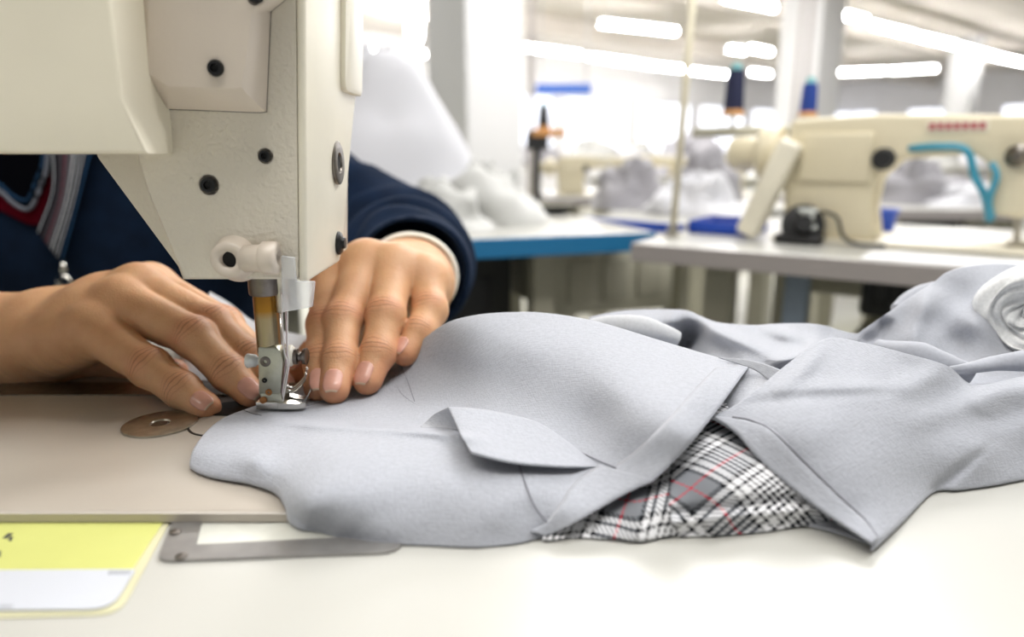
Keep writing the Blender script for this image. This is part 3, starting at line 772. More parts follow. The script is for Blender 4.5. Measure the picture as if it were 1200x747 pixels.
# underside of the flap's open end
a = on_A(spline([(494, 501), (520, 501), (548, 506)], 20), .0004); b_ = lift(*[np.array(q) for q in np.array(spline([(524, 478), (525.5, 478), (527, 480)], 20)).T], zA(*spline([(524, 478), (525.5, 478), (527, 480)], 20).T)+.0082)
c_ = on_A(spline([(494, 500.5), (505, 489), (524, 478)], 20), 0)
t = np.linspace(0, 1, 14)[:, None, None]
e0, e1 = np.array([(494, 501)]*14, float), None
ux, uy = coons([(493, 501), (520, 502), (546, 506)], [(493, 500), (508, 486), (525, 477.5)], [(493, 501), (493, 500.5), (493, 500)], [(546, 506), (536, 492), (525, 477.5)], 24, 14)
uu = np.linspace(0, 1, 24)[None, :]; vv = np.linspace(0, 1, 14)[:, None]
PU = lift(ux, uy, zA(ux, uy)+.0004+(.0080*vv*uu**1.3)); grid_obj('flap_underside', PU, M['grey_in'], g1, thick=.0004)

# ---------------- plaid cloth peeping out between the two grey garments
def plaid_mat():
    m = bpy.data.materials.new('plaid_check'); m.use_nodes = True; nt = m.node_tree; b = nt.nodes['Principled BSDF']
    b.inputs['Roughness'].default_value = .85; b.inputs['Specular IOR Level'].default_value = .2
    uv = nt.nodes.new('ShaderNodeUVMap'); sx = nt.nodes.new('ShaderNodeSeparateXYZ'); nt.links.new(uv.outputs['UV'], sx.inputs[0])
    def math_(op, a, bb=None):
        n = nt.nodes.new('ShaderNodeMath'); n.operation = op
        for i, q in enumerate((a, bb)):
            if q is None: continue
            if isinstance(q, (int, float)): n.inputs[i].default_value = q
            else: nt.links.new(q, n.inputs[i])
        return n.outputs[0]
    blk, wht, red, gr = (.006, .007, .010, 1), (.80, .80, .82, 1), (.50, .035, .06, 1), (.20, .21, .23, 1)
    rep = .036
    def yarn(c):
        f = math_('FRACT', math_('MULTIPLY', c, 1/rep))
        r = nt.nodes.new('ShaderNodeValToRGB'); r.color_ramp.interpolation = 'CONSTANT'
        # one repeat: fine black-and-white pinstripe, broad white/black bars, plain grey check, one red overline
        stops = []; x = 0.0
        for k in range(10): stops += [(x, wht if k % 2 else blk)]; x += .030
        for w, cc in ((.055, wht), (.030, blk), (.055, wht), (.045, blk)): stops.append((x, cc)); x += w
        stops.append((x, gr)); x += .15
        stops.append((x, red)); x += .022
        stops.append((x, gr)); x += .15
        for w, cc in ((.040, blk), (.050, wht), (.030, blk), (.055, wht)): stops.append((x, cc)); x += w
        cr = r.color_ramp
        cr.elements[0].position = 0; cr.elements[0].color = stops[0][1]; cr.elements[1].position = stops[1][0]; cr.elements[1].color = stops[1][1]
        for p_, c_ in stops[2:]:
            e = cr.elements.new(min(p_, .999)); e.color = c_
        nt.links.new(f, r.inputs[0]); return r.outputs['Color']
    cu, cv = yarn(sx.outputs['X']), yarn(sx.outputs['Y'])
    # 2/2 twill: which yarn lies on top
    th = .00042
    s = math_('ADD', math_('FLOOR', math_('MULTIPLY', sx.outputs['X'], 1/th)), math_('FLOOR', math_('MULTIPLY', sx.outputs['Y'], 1/th)))
    top = math_('LESS_THAN', math_('FLOORED_MODULO', s, 4.0), 1.9)
    mx = nt.nodes.new('ShaderNodeMix'); mx.data_type = 'RGBA'
    soft = math_('ADD', math_('MULTIPLY', top, .6), .2)
    nt.links.new(soft, mx.inputs['Factor']); nt.links.new(cu, mx.inputs['A']); nt.links.new(cv, mx.inputs['B'])
    nt.links.new(mx.outputs['Result'], b.inputs['Base Color'])
    bp = nt.nodes.new('ShaderNodeBump'); bp.inputs['Strength'].default_value = .3; bp.inputs['Distance'].default_value = .0002
    nt.links.new(top, bp.inputs['Height']); nt.links.new(bp.outputs['Normal'], b.inputs['Normal'])
    return m
M['plaid'] = plaid_mat()
pl_ = thing('plaid_garment', 'black and white checked cloth with red lines, showing between the two grey garments', 'garment', at_z(820, 600, TZ))
def uv_of(P, ang, o0=(0, 0)):
    nv, nu = P.shape[:2]
    L = np.zeros((nv, nu)); L[:, 1:] = np.cumsum(np.linalg.norm(np.diff(P, axis=1), axis=-1), 1)
    V = np.zeros((nv, nu)); V[1:] = np.cumsum(np.linalg.norm(np.diff(P, axis=0), axis=-1), 0)
    c, s = math.cos(ang), math.sin(ang)
    return np.stack([L*c-V*s+o0[0], L*s+V*c+o0[1]], -1)
P_z = [(640, 630, -.0025), (700, 629, -.0030), (800, 624, -.0030), (880, 622, -.0032), (930, 615, -.003), (985, 604, -.003), (700, 600, .001), (760, 595, .0045), (790, 600, .0035), (760, 560, .007), (790, 540, .0115), (795, 580, .0065), (830, 500, .0175), (870, 500, .0165), (900, 520, .0145), (930, 545, .0105), (850, 560, .0115), (900, 570, .0085), (950, 575, .0055), (980, 598, -.001), (850, 600, .0035), (900, 600, .0015), (720, 622, -.001), (800, 615, -.0008), (870, 613, -.0012), (830, 535, .0145)]
zP = tps(P_z, 2e-3)
lx, ly = coons([(636, 631), (700, 630), (752, 629), (796, 627)], [(690, 560), (730, 530), (770, 510), (798, 492)], [(636, 631), (655, 600), (690, 560)], [(796, 627), (786, 600), (788, 560), (798, 492)], 70, 50)
lz = zP(lx, ly)+.0002*np.sin(np.linspace(0, 20, 70))[None, :]
PL = lift(lx, ly, np.maximum(lz, TZ+.0006)); PL = skirt_front(PL, 3, floor=TZ+.0003)
grid_obj('straight_panel', PL, M['plaid'], pl_, uv=uv_of(PL, .06, (.002, .006)), thick=.0006)
rx, ry = coons([(795, 627), (840, 626), (890, 622), (940, 614), (985, 604)], [(800, 480), (840, 470), (900, 500), (950, 545), (992, 590)], [(795, 627), (785, 600), (787, 560), (800, 480)], [(985, 604), (990, 598), (992, 590)], 90, 60)
rs0 = zP(rx, ry); PR0 = lift(rx, ry, np.maximum(rs0, TZ+.0006)+.0006); PR0 = skirt_front(PR0, 3, floor=TZ+.0003)
rz = rs0+.0012*np.exp(-((ry-612+.10*(rx-800))/7)**2)-.0010*np.exp(-((ry-600+.12*(rx-800))/6)**2)
PR = lift(rx, ry, np.maximum(rz, TZ+.0006)+.0006); PR = skirt_front(PR, 3, floor=TZ+.0003)
# yarns of this piece run on the bias
ya_ = PR0[..., 1]+PR0[..., 2]*.8
uvr = np.stack([PR0[..., 0]*math.cos(.75)+ya_*math.sin(.75)+.0025, -PR0[..., 0]*math.sin(.75)+ya_*math.cos(.75)+.011], -1)
grid_obj('bias_panel', PR, M['plaid'], pl_, uv=uvr, thick=.0006)

# ---------------- second grey garment with the stitched hem
g2 = thing('grey_garment', 'grey cloth garment with a dark-stitched hem, its corner lying on the bare white table', 'garment', at_z(1080, 580, TZ))
B_b = [(1023, 638), (1058, 607), (1096, 574), (1140, 569), (1200, 559), (1290, 545)]
B_t = [(832, 489), (858, 477), (885, 458), (925, 425), (968, 397), (1012, 402), (1060, 414), (1110, 429), (1142, 451), (1200, 441), (1290, 424)]
B_l = [(1023, 638), (965, 601), (925, 570), (890, 540), (862, 508), (832, 489)]
B_r = [(1290, 545), (1290, 500), (1290, 424)]
B_z = [(1023, 637, -.0005), (1058, 607, -.001), (1096, 574, -.0015), (1140, 569, -.002), (1200, 559, -.002), (1290, 545, -.002), (965, 601, .0035), (925, 570, .008), (890, 540, .0135), (862, 508, .0195), (832, 489, .0225),
       (885, 458, .0285), (925, 425, .034), (968, 398, .0385), (1012, 403, .0375), (1060, 415, .035), (1110, 430, .031), (1142, 451, .0245), (1200, 441, .025), (1290, 424, .030),
       (1000, 605, .003), (960, 560, .0115), (920, 510, .0215), (900, 480, .0255), (1000, 580, .0075), (1050, 570, .0055), (1000, 520, .0185), (1060, 520, .0145), (1110, 550, .0045), (1100, 500, .0155), (1150, 525, .0095), (1165, 515, .0105), (1200, 520, .0075), (1150, 550, .003),
       (950, 465, .0285), (1000, 458, .029), (1060, 456, .0265), (1120, 460, .0225), (1000, 430, .0330), (950, 430, .0335), (1060, 435, .0305), (1160, 480, .0185), (1220, 480, .0185), (1000, 475, .0262), (1060, 480, .0225), (940, 480, .0268), (1260, 500, .013)]
zB = tps(B_z, 2e-3)
bx, by = coons(B_b, B_t, B_l, B_r, 170, 120)
bz = zB(bx, by)
bz -= .0010*np.exp(-(((bx-1100)*.62+(by-572)*.78)/7)**2)*np.clip((1170-bx)/50, 0, 1)*np.clip((bx-1075)/20, 0, 1)
bz += .0009*np.exp(-(((by-457)-.00045*(bx-1000)**2)/11)**2)*np.exp(-((bx-990)/90)**2)
for l_, a_, w_ in (([(868, 474), (930, 466), (1000, 462), (1062, 460)], -.0007, 7), ([(1290, 440), (1200, 452), (1120, 478), (1050, 505)], .0013, 15), ([(1290, 470), (1200, 482), (1130, 505)], -.0009, 14), ([(968, 400), (945, 430), (905, 462)], .0010, 10), ([(1110, 432), (1075, 448), (1040, 452)], .0009, 13)):
    bz += ridge(bx, by, l_, a_, w_)
bz += smooth_noise(bz.shape, (10, 12), .00022, 5)*np.minimum(1, np.linspace(0, 8, 120))[:, None]
PB = lift(bx, by, np.maximum(bz, TZ+.0008)); PB = skirt_front(skirt_back(PB, 6), 4, floor=TZ+.0004)
grid_obj('main_panel', PB, M['grey'], g2)
strip_on(zB, [(868, 493), (905, 505), (945, 545), (985, 585), (1012, 610), (1028, 632)], [(834, 488), (862, 507), (890, 539), (925, 569), (965, 600), (1022, 638.5)], 'stitched_hem', M['grey'], g2, off=.0012, edge=.0003)
seam_on(zB, [(858, 489), (880, 493), (907, 507), (946, 545), (986, 584), (1013, 609), (1029, 631)], 'hem_stitching', g2, off=.0011, r=.00030)
# underside of the open hem lying on the table
ux, uy = coons([(946, 615), (985, 625), (1022, 638)], [(955, 596), (985, 600), (1021, 634)], [(946, 615), (950, 606), (955, 596)], [(1022, 638), (1022, 636), (1021, 634)], 30, 8)
PU = lift(ux, uy, np.full(ux.shape, TZ+.0010)); grid_obj('hem_underlayer', PU, M['grey_in'], g2, thick=.0006)

# inner layer seen in the opening between the wide hem and the second garment
H_z = [(836, 492, .0165), (880, 478, .0215), (858, 450, .0235), (885, 434, .0255), (908, 447, .0255), (860, 470, .0225), (840, 475, .019)]
zH = tps(H_z); hx, hy = coons([(826, 496), (855, 488), (890, 476)], [(856, 440), (884, 430), (916, 446)], [(826, 496), (842, 470), (856, 440)], [(890, 476), (902, 462), (916, 446)], 30, 24)
grid_obj('inner_layer', lift(hx, hy, zH(hx, hy)-.001), M['grey_in'], g1, thick=.0005)
# top of the hem rolling over to the back
strip_on(tps([(845, 420, .0295), (880, 427, .0285), (920, 436, .0275), (902, 447, .024), (800, 404, .032)]), [(842, 420), (872, 422), (898, 428), (922, 437)], [(872, 429), (884, 434), (893, 440), (902, 448)], 'hem_return', M['grey_in'], g1, off=.0004, edge=.0004)

# ---------------- heap of grey cloth behind the two garments
g3 = thing('grey_garment', 'crumpled grey cloth heaped behind the two sewn garments, rising to the rolled cloth', 'garment', at_z(900, 400, TZ))
C_t = [(690, 372), (712, 367), (738, 363.5), (776, 362.5), (805, 364), (820, 370), (836, 376.5), (855, 379.5), (885, 381), (920, 379), (960, 380.5), (1000, 391), (1012, 386), (1040, 367), (1070, 346), (1094, 331), (1110, 319), (1135, 312), (1165, 309), (1200, 311), (1290, 318)]
C_b = [(700, 420), (760, 430), (800, 440), (850, 450), (900, 460), (960, 440), (1000, 440), (1060, 450), (1100, 460), (1150, 470), (1200, 470), (1290, 470)]
C_z = [(690, 372, .0285), (738, 364, .0300), (776, 363, .0305), (805, 364, .0300), (836, 377, .0265), (885, 381, .0255), (920, 379, .026), (960, 381, .026), (1000, 391, .0245), (1012, 387, .0265), (1040, 367, .0335), (1070, 347, .0405), (1094, 332, .0455), (1110, 320, .0495), (1135, 313, .052), (1165, 310, .0525), (1200, 312, .052), (1290, 318, .051),
       (700, 420, .016), (800, 440, .012), (900, 460, .012), (1000, 440, .012), (1100, 460, .012), (1200, 470, .010), (1290, 470, .01),
       (750, 380, .0275), (800, 397, .0130), (812, 402, .0125), (830, 395, .0245), (860, 400, .0245), (895, 412, .0225), (790, 378, .0275), (850, 390, .0255), (900, 395, .0235), (940, 400, .0225), (930, 412, .0245), (955, 404, .0225), (890, 422, .0215), (970, 395, .0215),
       (1020, 400, .022), (1050, 390, .026), (1080, 380, .029), (1100, 395, .025), (1100, 360, .0365), (1130, 350, .0385), (1120, 400, .022), (1060, 405, .022), (1140, 380, .031), (1200, 400, .021), (1150, 420, .018)]
zC = tps(C_z, 2e-3)
cx_, cy_ = coons(C_b, C_t, [(700, 420), (694, 395), (690, 372)], [(1290, 470), (1290, 400), (1290, 318)], 170, 80)
cz = zC(cx_, cy_)+smooth_noise(cx_.shape, (6, 18), .0006, 9)
for l_, a_, w_ in (([(800, 366), (835, 384), (880, 405), (915, 420)], .0026, 8), ([(808, 380), (832, 402), (868, 424)], -.0022, 8), ([(888, 384), (930, 395), (968, 406)], .0020, 8), ([(900, 402), (925, 408), (950, 418)], -.0008, 9),
                   ([(898, 426), (930, 419), (962, 404)], .0024, 7), ([(1094, 334), (1078, 372), (1062, 410)], .0024, 14), ([(1122, 325), (1112, 365), (1104, 405)], -.0005, 18), ([(1040, 372), (1030, 395), (1010, 405)], -.0020, 10)):
    cz += ridge(cx_, cy_, l_, a_, w_)
PC = lift(cx_, cy_, cz); PC = skirt_back(PC, 8)
grid_obj('cloth_heap', PC, M['grey'], g3)
# long fold running under the rolled cloth
def sausage(name, spine, rad, m, parent, n=50, k=22, flat=1.0, seed=1, amp=.0006):
    sp3 = spline(spine, n); rr = spline([(r,) for r in rad], n)[:, 0]; rings = []
    nz = smooth_noise((n, k+1), (8, 6), amp, seed); nz[:, -1] = nz[:, 0]
    for i in range(n):
        d = Vector(sp3[min(i+1, n-1)]-sp3[max(i-1, 0)]); s, u, d = frame(d)
        rings.append([Vector(sp3[i])+(s*math.cos(2*PI*j/k)+u*flat*math.sin(2*PI*j/k))*(rr[i]+nz[i, j % k]) for j in range(k)])
    bm = bmesh.new(); a_loft(bm, rings); bmesh.ops.triangulate(bm, faces=[f for f in bm.faces if len(f.verts) > 4])
    return bm_obj(name, bm, m, parent, smooth=True)
def w(px_, py_, z_): return tuple(at_z(px_, py_, z_))
sausage('long_fold', [w(1108, 436, .020), w(1130, 432, .0225), w(1165, 426, .0235), w(1200, 424, .024), w(1290, 420, .024)], [.0015, .0048, .0056, .006, .007], M['grey'], g3, seed=4)
sausage('short_fold', [w(1050, 362, .030), w(1068, 352, .0335), (at_z(1092, 346, .036)), w(1112, 346, .037)], [.003, .0062, .0072, .006], M['grey'], g3, seed=6)
sausage('edge_fold', [w(1028, 408, .023), w(1070, 416, .0235), w(1105, 426, .022), w(1138, 440, .018)], [.004, .0050, .0055, .004], M['grey'], g3, seed=16)
# small rolled edge in the heap
sausage('rolled_edge', [w(690, 386, .0265), w(720, 383, .0280), w(755, 386, .0280), w(780, 393, .0255), w(793, 399, .0230)], [.0045, .0058, .0062, .0056, .0040], M['pale'], g3, seed=8, amp=.0003)

# ---------------- rolled cloth at the far end
rl = thing('rolled_cloth', 'crumpled end of a white cloth roll lying on the grey heap', 'cloth', at_z(1190, 390, .02))
ctr = at_y(1205, 370, .035); R = .0225
ax = Vector((-.55, -.80, .12)).normalized(); s_, u_, d_ = frame(ax)
n, k = 40, 64; rings = []
nz = smooth_noise((n, k+1), (14, 9), .0011, 21); nz[:, -8:] = nz[:, -8:]*np.linspace(1, 0, 8)+nz[:, :1]*np.linspace(0, 1, 8)
prof = []
for i in range(14): prof.append((-.09+.09*i/13, R))
for i in range(1, 8): prof.append((.010*math.sin(i/7*PI/2), R-.006*(1-math.cos(i/7*PI/2))))
# the crumpled end face sinks towards the core in folds
for i in range(1, 19): prof.append((.010-.006*i/18+.0016*math.sin(i*1.7), (R-.006)*(1-i/18)))
for i, (t, r) in enumerate(prof):
    row = []
    for j in range(k):
        a = 2*PI*j/k
        wob = nz[i, j]*(1 if i < 20 else 2.0)+(.0012*math.sin(3*a+i*.5) if i > 18 else .0006*math.sin(5*a))
        row.append(Vector(ctr)+d_*(t+(wob*1.3 if i > 16 else 0))+(s_*math.cos(a)+u_*math.sin(a))*max(r+wob*(.8 if r > .003 else 0), .0004))
    rings.append(row)
bm = bmesh.new(); a_loft(bm, rings)
M['roll'] = cloth_mat('white_roll', (.74, .75, .75), var=.08)
bm_obj('rolled_end', bm, M['roll'], rl, smooth=True)

# ---------------- white cloth on the far edge of the table, behind the hands
wc = thing('white_cloth', 'white cloth bunched at the far table edge behind both hands and the needle', 'cloth', at_z(290, 430, TZ))
W_z = [(200, 446, -.0030), (260, 446, -.003), (330, 446, -.003), (385, 446, -.003), (246, 342, .0262), (270, 357, .0205), (300, 379, .0120), (340, 391, .004), (385, 398, .0015), (215, 400, .010), (250, 400, .0085), (290, 415, .003), (340, 420, .000), (275, 385, .0125), (232, 365, .020), (200, 420, .003)]
zW = tps(W_z); wx, wy = coons([(200, 446), (260, 447), (330, 447), (385, 446)], [(246, 342), (270, 356), (300, 378), (340, 390), (385, 397)], [(200, 446), (222, 395), (246, 342)], [(385, 446), (385, 420), (385, 397)], 60, 40)
wz = np.maximum(zW(wx, wy)+smooth_noise(wx.shape, (6, 8), .0010, 77), TZ+.0006)
grid_obj('folds', skirt_back(lift(wx, wy, wz), 5), M['pale'], wc)
# ------------------------------------------------------------------ the person: one continuous body grown from a distance field
class Field:
    def __init__(s, xs, ys, zs):
        s.ax = [np.asarray(a, np.float32) for a in (xs, ys, zs)]
        s.D = np.full([len(a) for a in s.ax], .03, np.float32)
    def box(s, lo, hi):
        sl = tuple(slice(max(0, int(np.searchsorted(a, l))-1), min(len(a), int(np.searchsorted(a, h))+1)) for a, l, h in zip(s.ax, lo, hi))
        g = np.meshgrid(*[a[q] for a, q in zip(s.ax, sl)], indexing='ij', sparse=True)
        return sl, g
    @staticmethod
    def smin(a, b, k):
        if k <= 0: return np.minimum(a, b)
        h = np.maximum(k-np.abs(a-b), 0)/k
        return np.minimum(a, b)-h*h*k*.25
    @staticmethod
    def cone(g, a, b, ra, rb, flat=None):
        a, b = np.array(a, np.float32), np.array(b, np.float32); ba = b-a
        q = [g[i]-a[i] for i in range(3)]
        h = np.clip((q[0]*ba[0]+q[1]*ba[1]+q[2]*ba[2])/max(float(ba@ba), 1e-12), 0, 1)
        v = [q[i]-h*ba[i] for i in range(3)]
        d2 = v[0]**2+v[1]**2+v[2]**2
        if flat is not None:          # (direction, factor): squeeze across that direction
            n, f = flat; n = np.array(n, np.float32)
            dn = v[0]*n[0]+v[1]*n[1]+v[2]*n[2]
            d2 = d2+dn*dn*(f*f-1)
        return np.sqrt(d2)-(ra+(rb-ra)*h)
    def add(s, a, b, ra, rb, k=.003, flat=None, sub=False):
        m = max(ra, rb)*1.05+.012+k
        sl, g = s.box(np.minimum(a, b)-m, np.maximum(a, b)+m)
        d = s.cone(g, a, b, ra, rb, flat)
        s.D[sl] = -s.smin(-s.D[sl], d, k) if sub else s.smin(s.D[sl], d, k)
    def ell(s, c, r, k=.01, rot=None, sub=False):
        r = np.array(r, np.float32); m = float(r.max())+.02+k
        sl, g = s.box(np.array(c)-m, np.array(c)+m); q = [g[i]-c[i] for i in range(3)]
        if rot is not None:
            R = np.array(rot, np.float32); q = [R[0, i]*q[0]+R[1, i]*q[1]+R[2, i]*q[2] for i in range(3)]
        k0 = np.sqrt((q[0]/r[0])**2+(q[1]/r[1])**2+(q[2]/r[2])**2)
        k1 = np.sqrt((q[0]/r[0]**2)**2+(q[1]/r[1]**2)**2+(q[2]/r[2]**2)**2)
        d = k0*(k0-1)/np.maximum(k1, 1e-6)
        s.D[sl] = -s.smin(-s.D[sl], d, k) if sub else s.smin(s.D[sl], d, k)
    def merge(s, o, k):
        s.D = s.smin(s.D, o.D, k)
    def mesh(s):                      # surface nets on the (uneven) grid
        D = s.D; inside = D < 0
        n = np.array(D.shape)-1
        cnt = np.zeros(n, np.int8)
        for i in (0, 1):
            for j in (0, 1):
                for k in (0, 1):
                    cnt += inside[i:n[0]+i, j:n[1]+j, k:n[2]+k]
        cells = np.argwhere((cnt > 0) & (cnt < 8)); del cnt
        vid = np.full(n, -1, np.int32); vid[tuple(cells.T)] = np.arange(len(cells))
        acc = np.zeros((len(cells), 3)); num = np.zeros(len(cells))
        corner = [(i, j, k) for i in (0, 1) for j in (0, 1) for k in (0, 1)]
        val = {c: D[cells[:, 0]+c[0], cells[:, 1]+c[1], cells[:, 2]+c[2]] for c in corner}
        pos = {c: np.stack([s.ax[q][cells[:, q]+c[q]] for q in range(3)], 1) for c in corner}
        for c in corner:
            for q in range(3):
                if c[q] == 0:
                    d = list(c); d[q] = 1; d = tuple(d)
                    va, vb = val[c], val[d]; x = (va < 0) != (vb < 0)
                    t = np.where(x, va/np.where(va-vb == 0, 1, va-vb), 0)[:, None]
                    acc += np.where(x[:, None], pos[c]*(1-t)+pos[d]*t, 0); num += x
        V = acc/num[:, None]; faces = []
        for q in range(3):
            a, b = [i for i in range(3) if i != q]
            A = [slice(None)]*3; B = [slice(None)]*3; A[q] = slice(0, -1); B[q] = slice(1, None)
            ia, ib = inside[tuple(A)], inside[tuple(B)]
            e = np.argwhere(ia != ib)
            e = e[(e[:, a] > 0) & (e[:, b] > 0) & (e[:, a] < D.shape[a]-1) & (e[:, b] < D.shape[b]-1)]
            quad = []
            for da, db in ((-1, -1), (0, -1), (0, 0), (-1, 0)):
                c = e.copy(); c[:, a] += da; c[:, b] += db; quad.append(vid[tuple(c.T)])
            quad = np.stack(quad, 1); flip = ia[tuple(e.T)]
            if q == 1: flip = ~flip
            quad[~flip] = quad[~flip][:, ::-1]
            faces.append(quad)
        return V, np.concatenate(faces)
def relax(V, Fq, it=2, lam=.5, mask=None):
    n = len(V)
    for _ in range(it):
        s = np.zeros((n, 3)); c = np.zeros(n)
        for i in range(4):
            a, b = Fq[:, i], Fq[:, (i+1) % 4]
            for k in range(3):
                s[:, k] += np.bincount(a, V[b, k], n)+np.bincount(b, V[a, k], n)
            c += np.bincount(a, minlength=n)+np.bincount(b, minlength=n)
        m = s/np.maximum(c, 1)[:, None]
        l = lam if mask is None else (lam*mask)[:, None]
        V = V+(m-V)*l
    return V
def mixed(lo, hi, f0, f1, fine, coarse):       # fine spacing inside [f0, f1], growing outside
    a = [f0]
    st = fine
    while a[-1] > lo: st = min(st*1.25, coarse); a.append(a[-1]-st)
    a = a[::-1]+list(np.arange(f0+fine, f1, fine)); st = fine
    while a[-1] < hi: st = min(st*1.25, coarse); a.append(a[-1]+st)
    return np.array(a)
def J(px, py, y): return np.array(at_y(px, py, y))

FINE = .0008
bx_ = mixed(-.82, .06, -.262, -.022, FINE, .0065)
by_ = mixed(-.02, .56, -.012, .150, FINE, .0075)
bz_ = mixed(-.42, .62, -.003, .078, FINE, .0075)
def newf(): return Field(bx_, by_, bz_)

# finger: joints knuckle, middle joint, end joint, tip; radii at each; roll turns the nail about the finger
HANDS = {
 # operator's right hand (enters the frame at the picture's edge), small finger nearest to us
 'R': dict(wrist=J(-20, 403, .062), fingers=[
   ('little', [J(108, 385, .036), J(176, 431, .0165), J(213, 457, .0065), J(243, 477.5, -.0010)], [.0106, .0083, .0072, .0056], .50),
   ('ring',   [J(142, 354, .050), J(228, 396, .0300), J(268, 437, .0165), J(297, 463.5, .0095)], [.0112, .0090, .0076, .0058], .42),
   ('middle', [J(163, 338, .064), J(250, 382, .0440), J(292, 420, .0290), J(321, 450, .0180)], [.0112, .0092, .0077, .0060], .30),
   ('index',  [J(178, 336, .080), J(262, 381, .0590), J(300, 418, .0430), J(331, 452, .0290)], [.0110, .0088, .0074, .0058], -.2)],
   thumb=([J(40, 415, .078), J(110, 425, .074), J(165, 432, .068), J(204, 437, .060)], [.0135, .0110, .0092, .0070])),
 # operator's left hand, resting on the cloth beside the foot
 'L': dict(wrist=J(479, 328, .140), fingers=[
   ('index',  [J(392, 318, .082), J(382, 381, .0470), J(376, 423, .0270), J(373, 455.5, .0130)], [.0110, .0085, .0073, .0059], -.15),
   ('middle', [J(428, 309, .078), J(402, 376, .0420), J(398, 422, .0215), J(392, 457, .0075)], [.0108, .0086, .0074, .0062], 0.0),
   ('ring',   [J(462, 314, .076), J(452, 370, .0440), J(443, 414, .0270), J(430, 447, .0150)], [.0108, .0086, .0074, .0060], .12),
   ('little', [J(498, 326, .078), J(504, 363, .0570), J(492, 389, .0430), J(474, 415, .0320)], [.0104, .0080, .0068, .0055], .30)],
   thumb=([J(440, 350, .110), J(402, 385, .094), J(372, 418, .070), J(351, 441, .048)], [.0130, .0110, .0092, .0068])),
}
ELBOW = {'R': np.array((-.50, .235, .035)), 'L': np.array(at_y(474, 296, .325))}
SHOULD = {'R': np.array((-.590, .410, .175)), 'L': np.array((-.275, .405, .118))}
body = newf(); nails = []; creases = []
for side, h in HANDS.items():
    palm = newf(); w = h['wrist']; fing = newf(); first = True
    mcps = [f[1][0] for f in h['fingers']]
    mid = sum(mcps)/4; fw = (mid-w)/np.linalg.norm(mid-w)
    across = mcps[0]-mcps[-1]; across = across-fw*(across@fw); across /= np.linalg.norm(across)
    pn = np.cross(fw, across); pn /= np.linalg.norm(pn)
    if pn[2] < 0: pn = -pn
    # palm: four metacarpals, the two fleshy pads below them
    for i, mc_ in enumerate(mcps):
        o = across*(1, .35, -.35, -1)[i]*.011
        a0 = w+o+fw*.006
        palm.add(a0, mc_-pn*.002, .0140, h['fingers'][i][2][0]*.98, .012)
        palm.add(a0*.35+mc_*.65-pn*.008, mc_-pn*.006-fw*.004, .0095, .0085, .010)
    palm.add(w+fw*.012-across*(.014 if side == 'L' else .014)-pn*.008, mcps[-1]*.7+w*.3-pn*.009, .0120, .0095, .012)
    palm.add(w+fw*.012+across*.012-pn*.008, mcps[0]*.6+w*.4-pn*.009, .0130, .0100, .012)
    tj, tr = h['thumb']
    palm.add(w+fw*.01+across*.010-pn*.006, tj[0], .0130, tr[0], .012)
    for i in range(3):          # flesh between the metacarpals
        pa, pb_ = mcps[i]*.78+w*.22-pn*.003, mcps[i+1]*.78+w*.22-pn*.003
        palm.add(pa, pb_, .0115, .0115, .012); palm.add((pa+w)/2, (pb_+w)/2, .0120, .0120, .012)
    # knuckle heads
    for i, mc_ in enumerate(mcps): palm.ell(mc_+pn*(.0030 if side == 'L' or i > 1 else .0008), (.0075, .0075, .0075), .009)
    for name, js, rs, roll in h['fingers']+[('thumb', tj, tr, .5)]:
        f = newf() if False else None
        t_ = [np.array(j) for j in js]
        one = Field(bx_, by_, bz_)
        lo = np.min(t_, 0)-.03; hi = np.max(t_, 0)+.03
        for a, b in ((0, 1), (1, 2), (2, 3)):
            bow = pn*0
            one.add(t_[a], t_[b], rs[a]*(.94 if a else 1), rs[b], .002)
            # soft pads on the palm side
            ax_ = (t_[b]-t_[a])/np.linalg.norm(t_[b]-t_[a])
            dn = pn-ax_*(pn@ax_); dn /= np.linalg.norm(dn)
            m_ = t_[a]*.45+t_[b]*.55-dn*rs[b]*.22
            one.add(m_-ax_*.005, m_+ax_*.005, rs[b]*.86, rs[b]*.84, .004)
        # joints stand out a little
        for q, e in ((1, .0004), (2, .0001)):
            one.add(t_[q], t_[q]+1e-4, rs[q]+e, rs[q]+e, .004)
        fing.merge(one, .0006 if not first else 0); first = False
        ax_ = (t_[3]-t_[2])/np.linalg.norm(t_[3]-t_[2])
        dn = np.array((0, -.35, 1.)) if side == 'L' else np.array((0, -.15, 1.)); dn = dn-ax_*(dn@ax_); dn /= np.linalg.norm(dn)
        sd = np.cross(ax_, dn)
        dn2 = dn*math.cos(roll)+sd*math.sin(roll)
        # the tip flattens under the nail
        nails.append((side, name, t_[2], t_[3], ax_, dn2, rs[2], rs[3]))
        for q, strength in ((1, 1.0), (2, .75)):
            a_ = (t_[q+1]-t_[q-1]); a_ /= np.linalg.norm(a_)
            d_2 = dn2-a_*(dn2@a_); d_2 /= np.linalg.norm(d_2)
            creases.append((t_[q], a_, d_2, rs[q], strength))
    palm.merge(fing, .0055)
    # wrist and forearm
    el = ELBOW[side]
    palm.add(w+fw*.012, w-(fw*.010), .0165, .0170, .012)
    palm.add(w+across*.008+fw*.004, w*.85+el*.15+across*.006, .0165, .0190, .014)
    palm.add(w-across*.008+fw*.004, w*.85+el*.15-across*.006, .0165, .0190, .014)
    palm.add(w*.9+el*.1, el, .0205, .032, .016)
    if side == 'R': palm.add(w+np.array((.03, -.002, -.010)), w+np.array((-.05, .004, -.006)), .0165, .0185, .012)
    body.merge(palm, .008)
    body.add(el, SHOULD[side], .032, .042, .02)
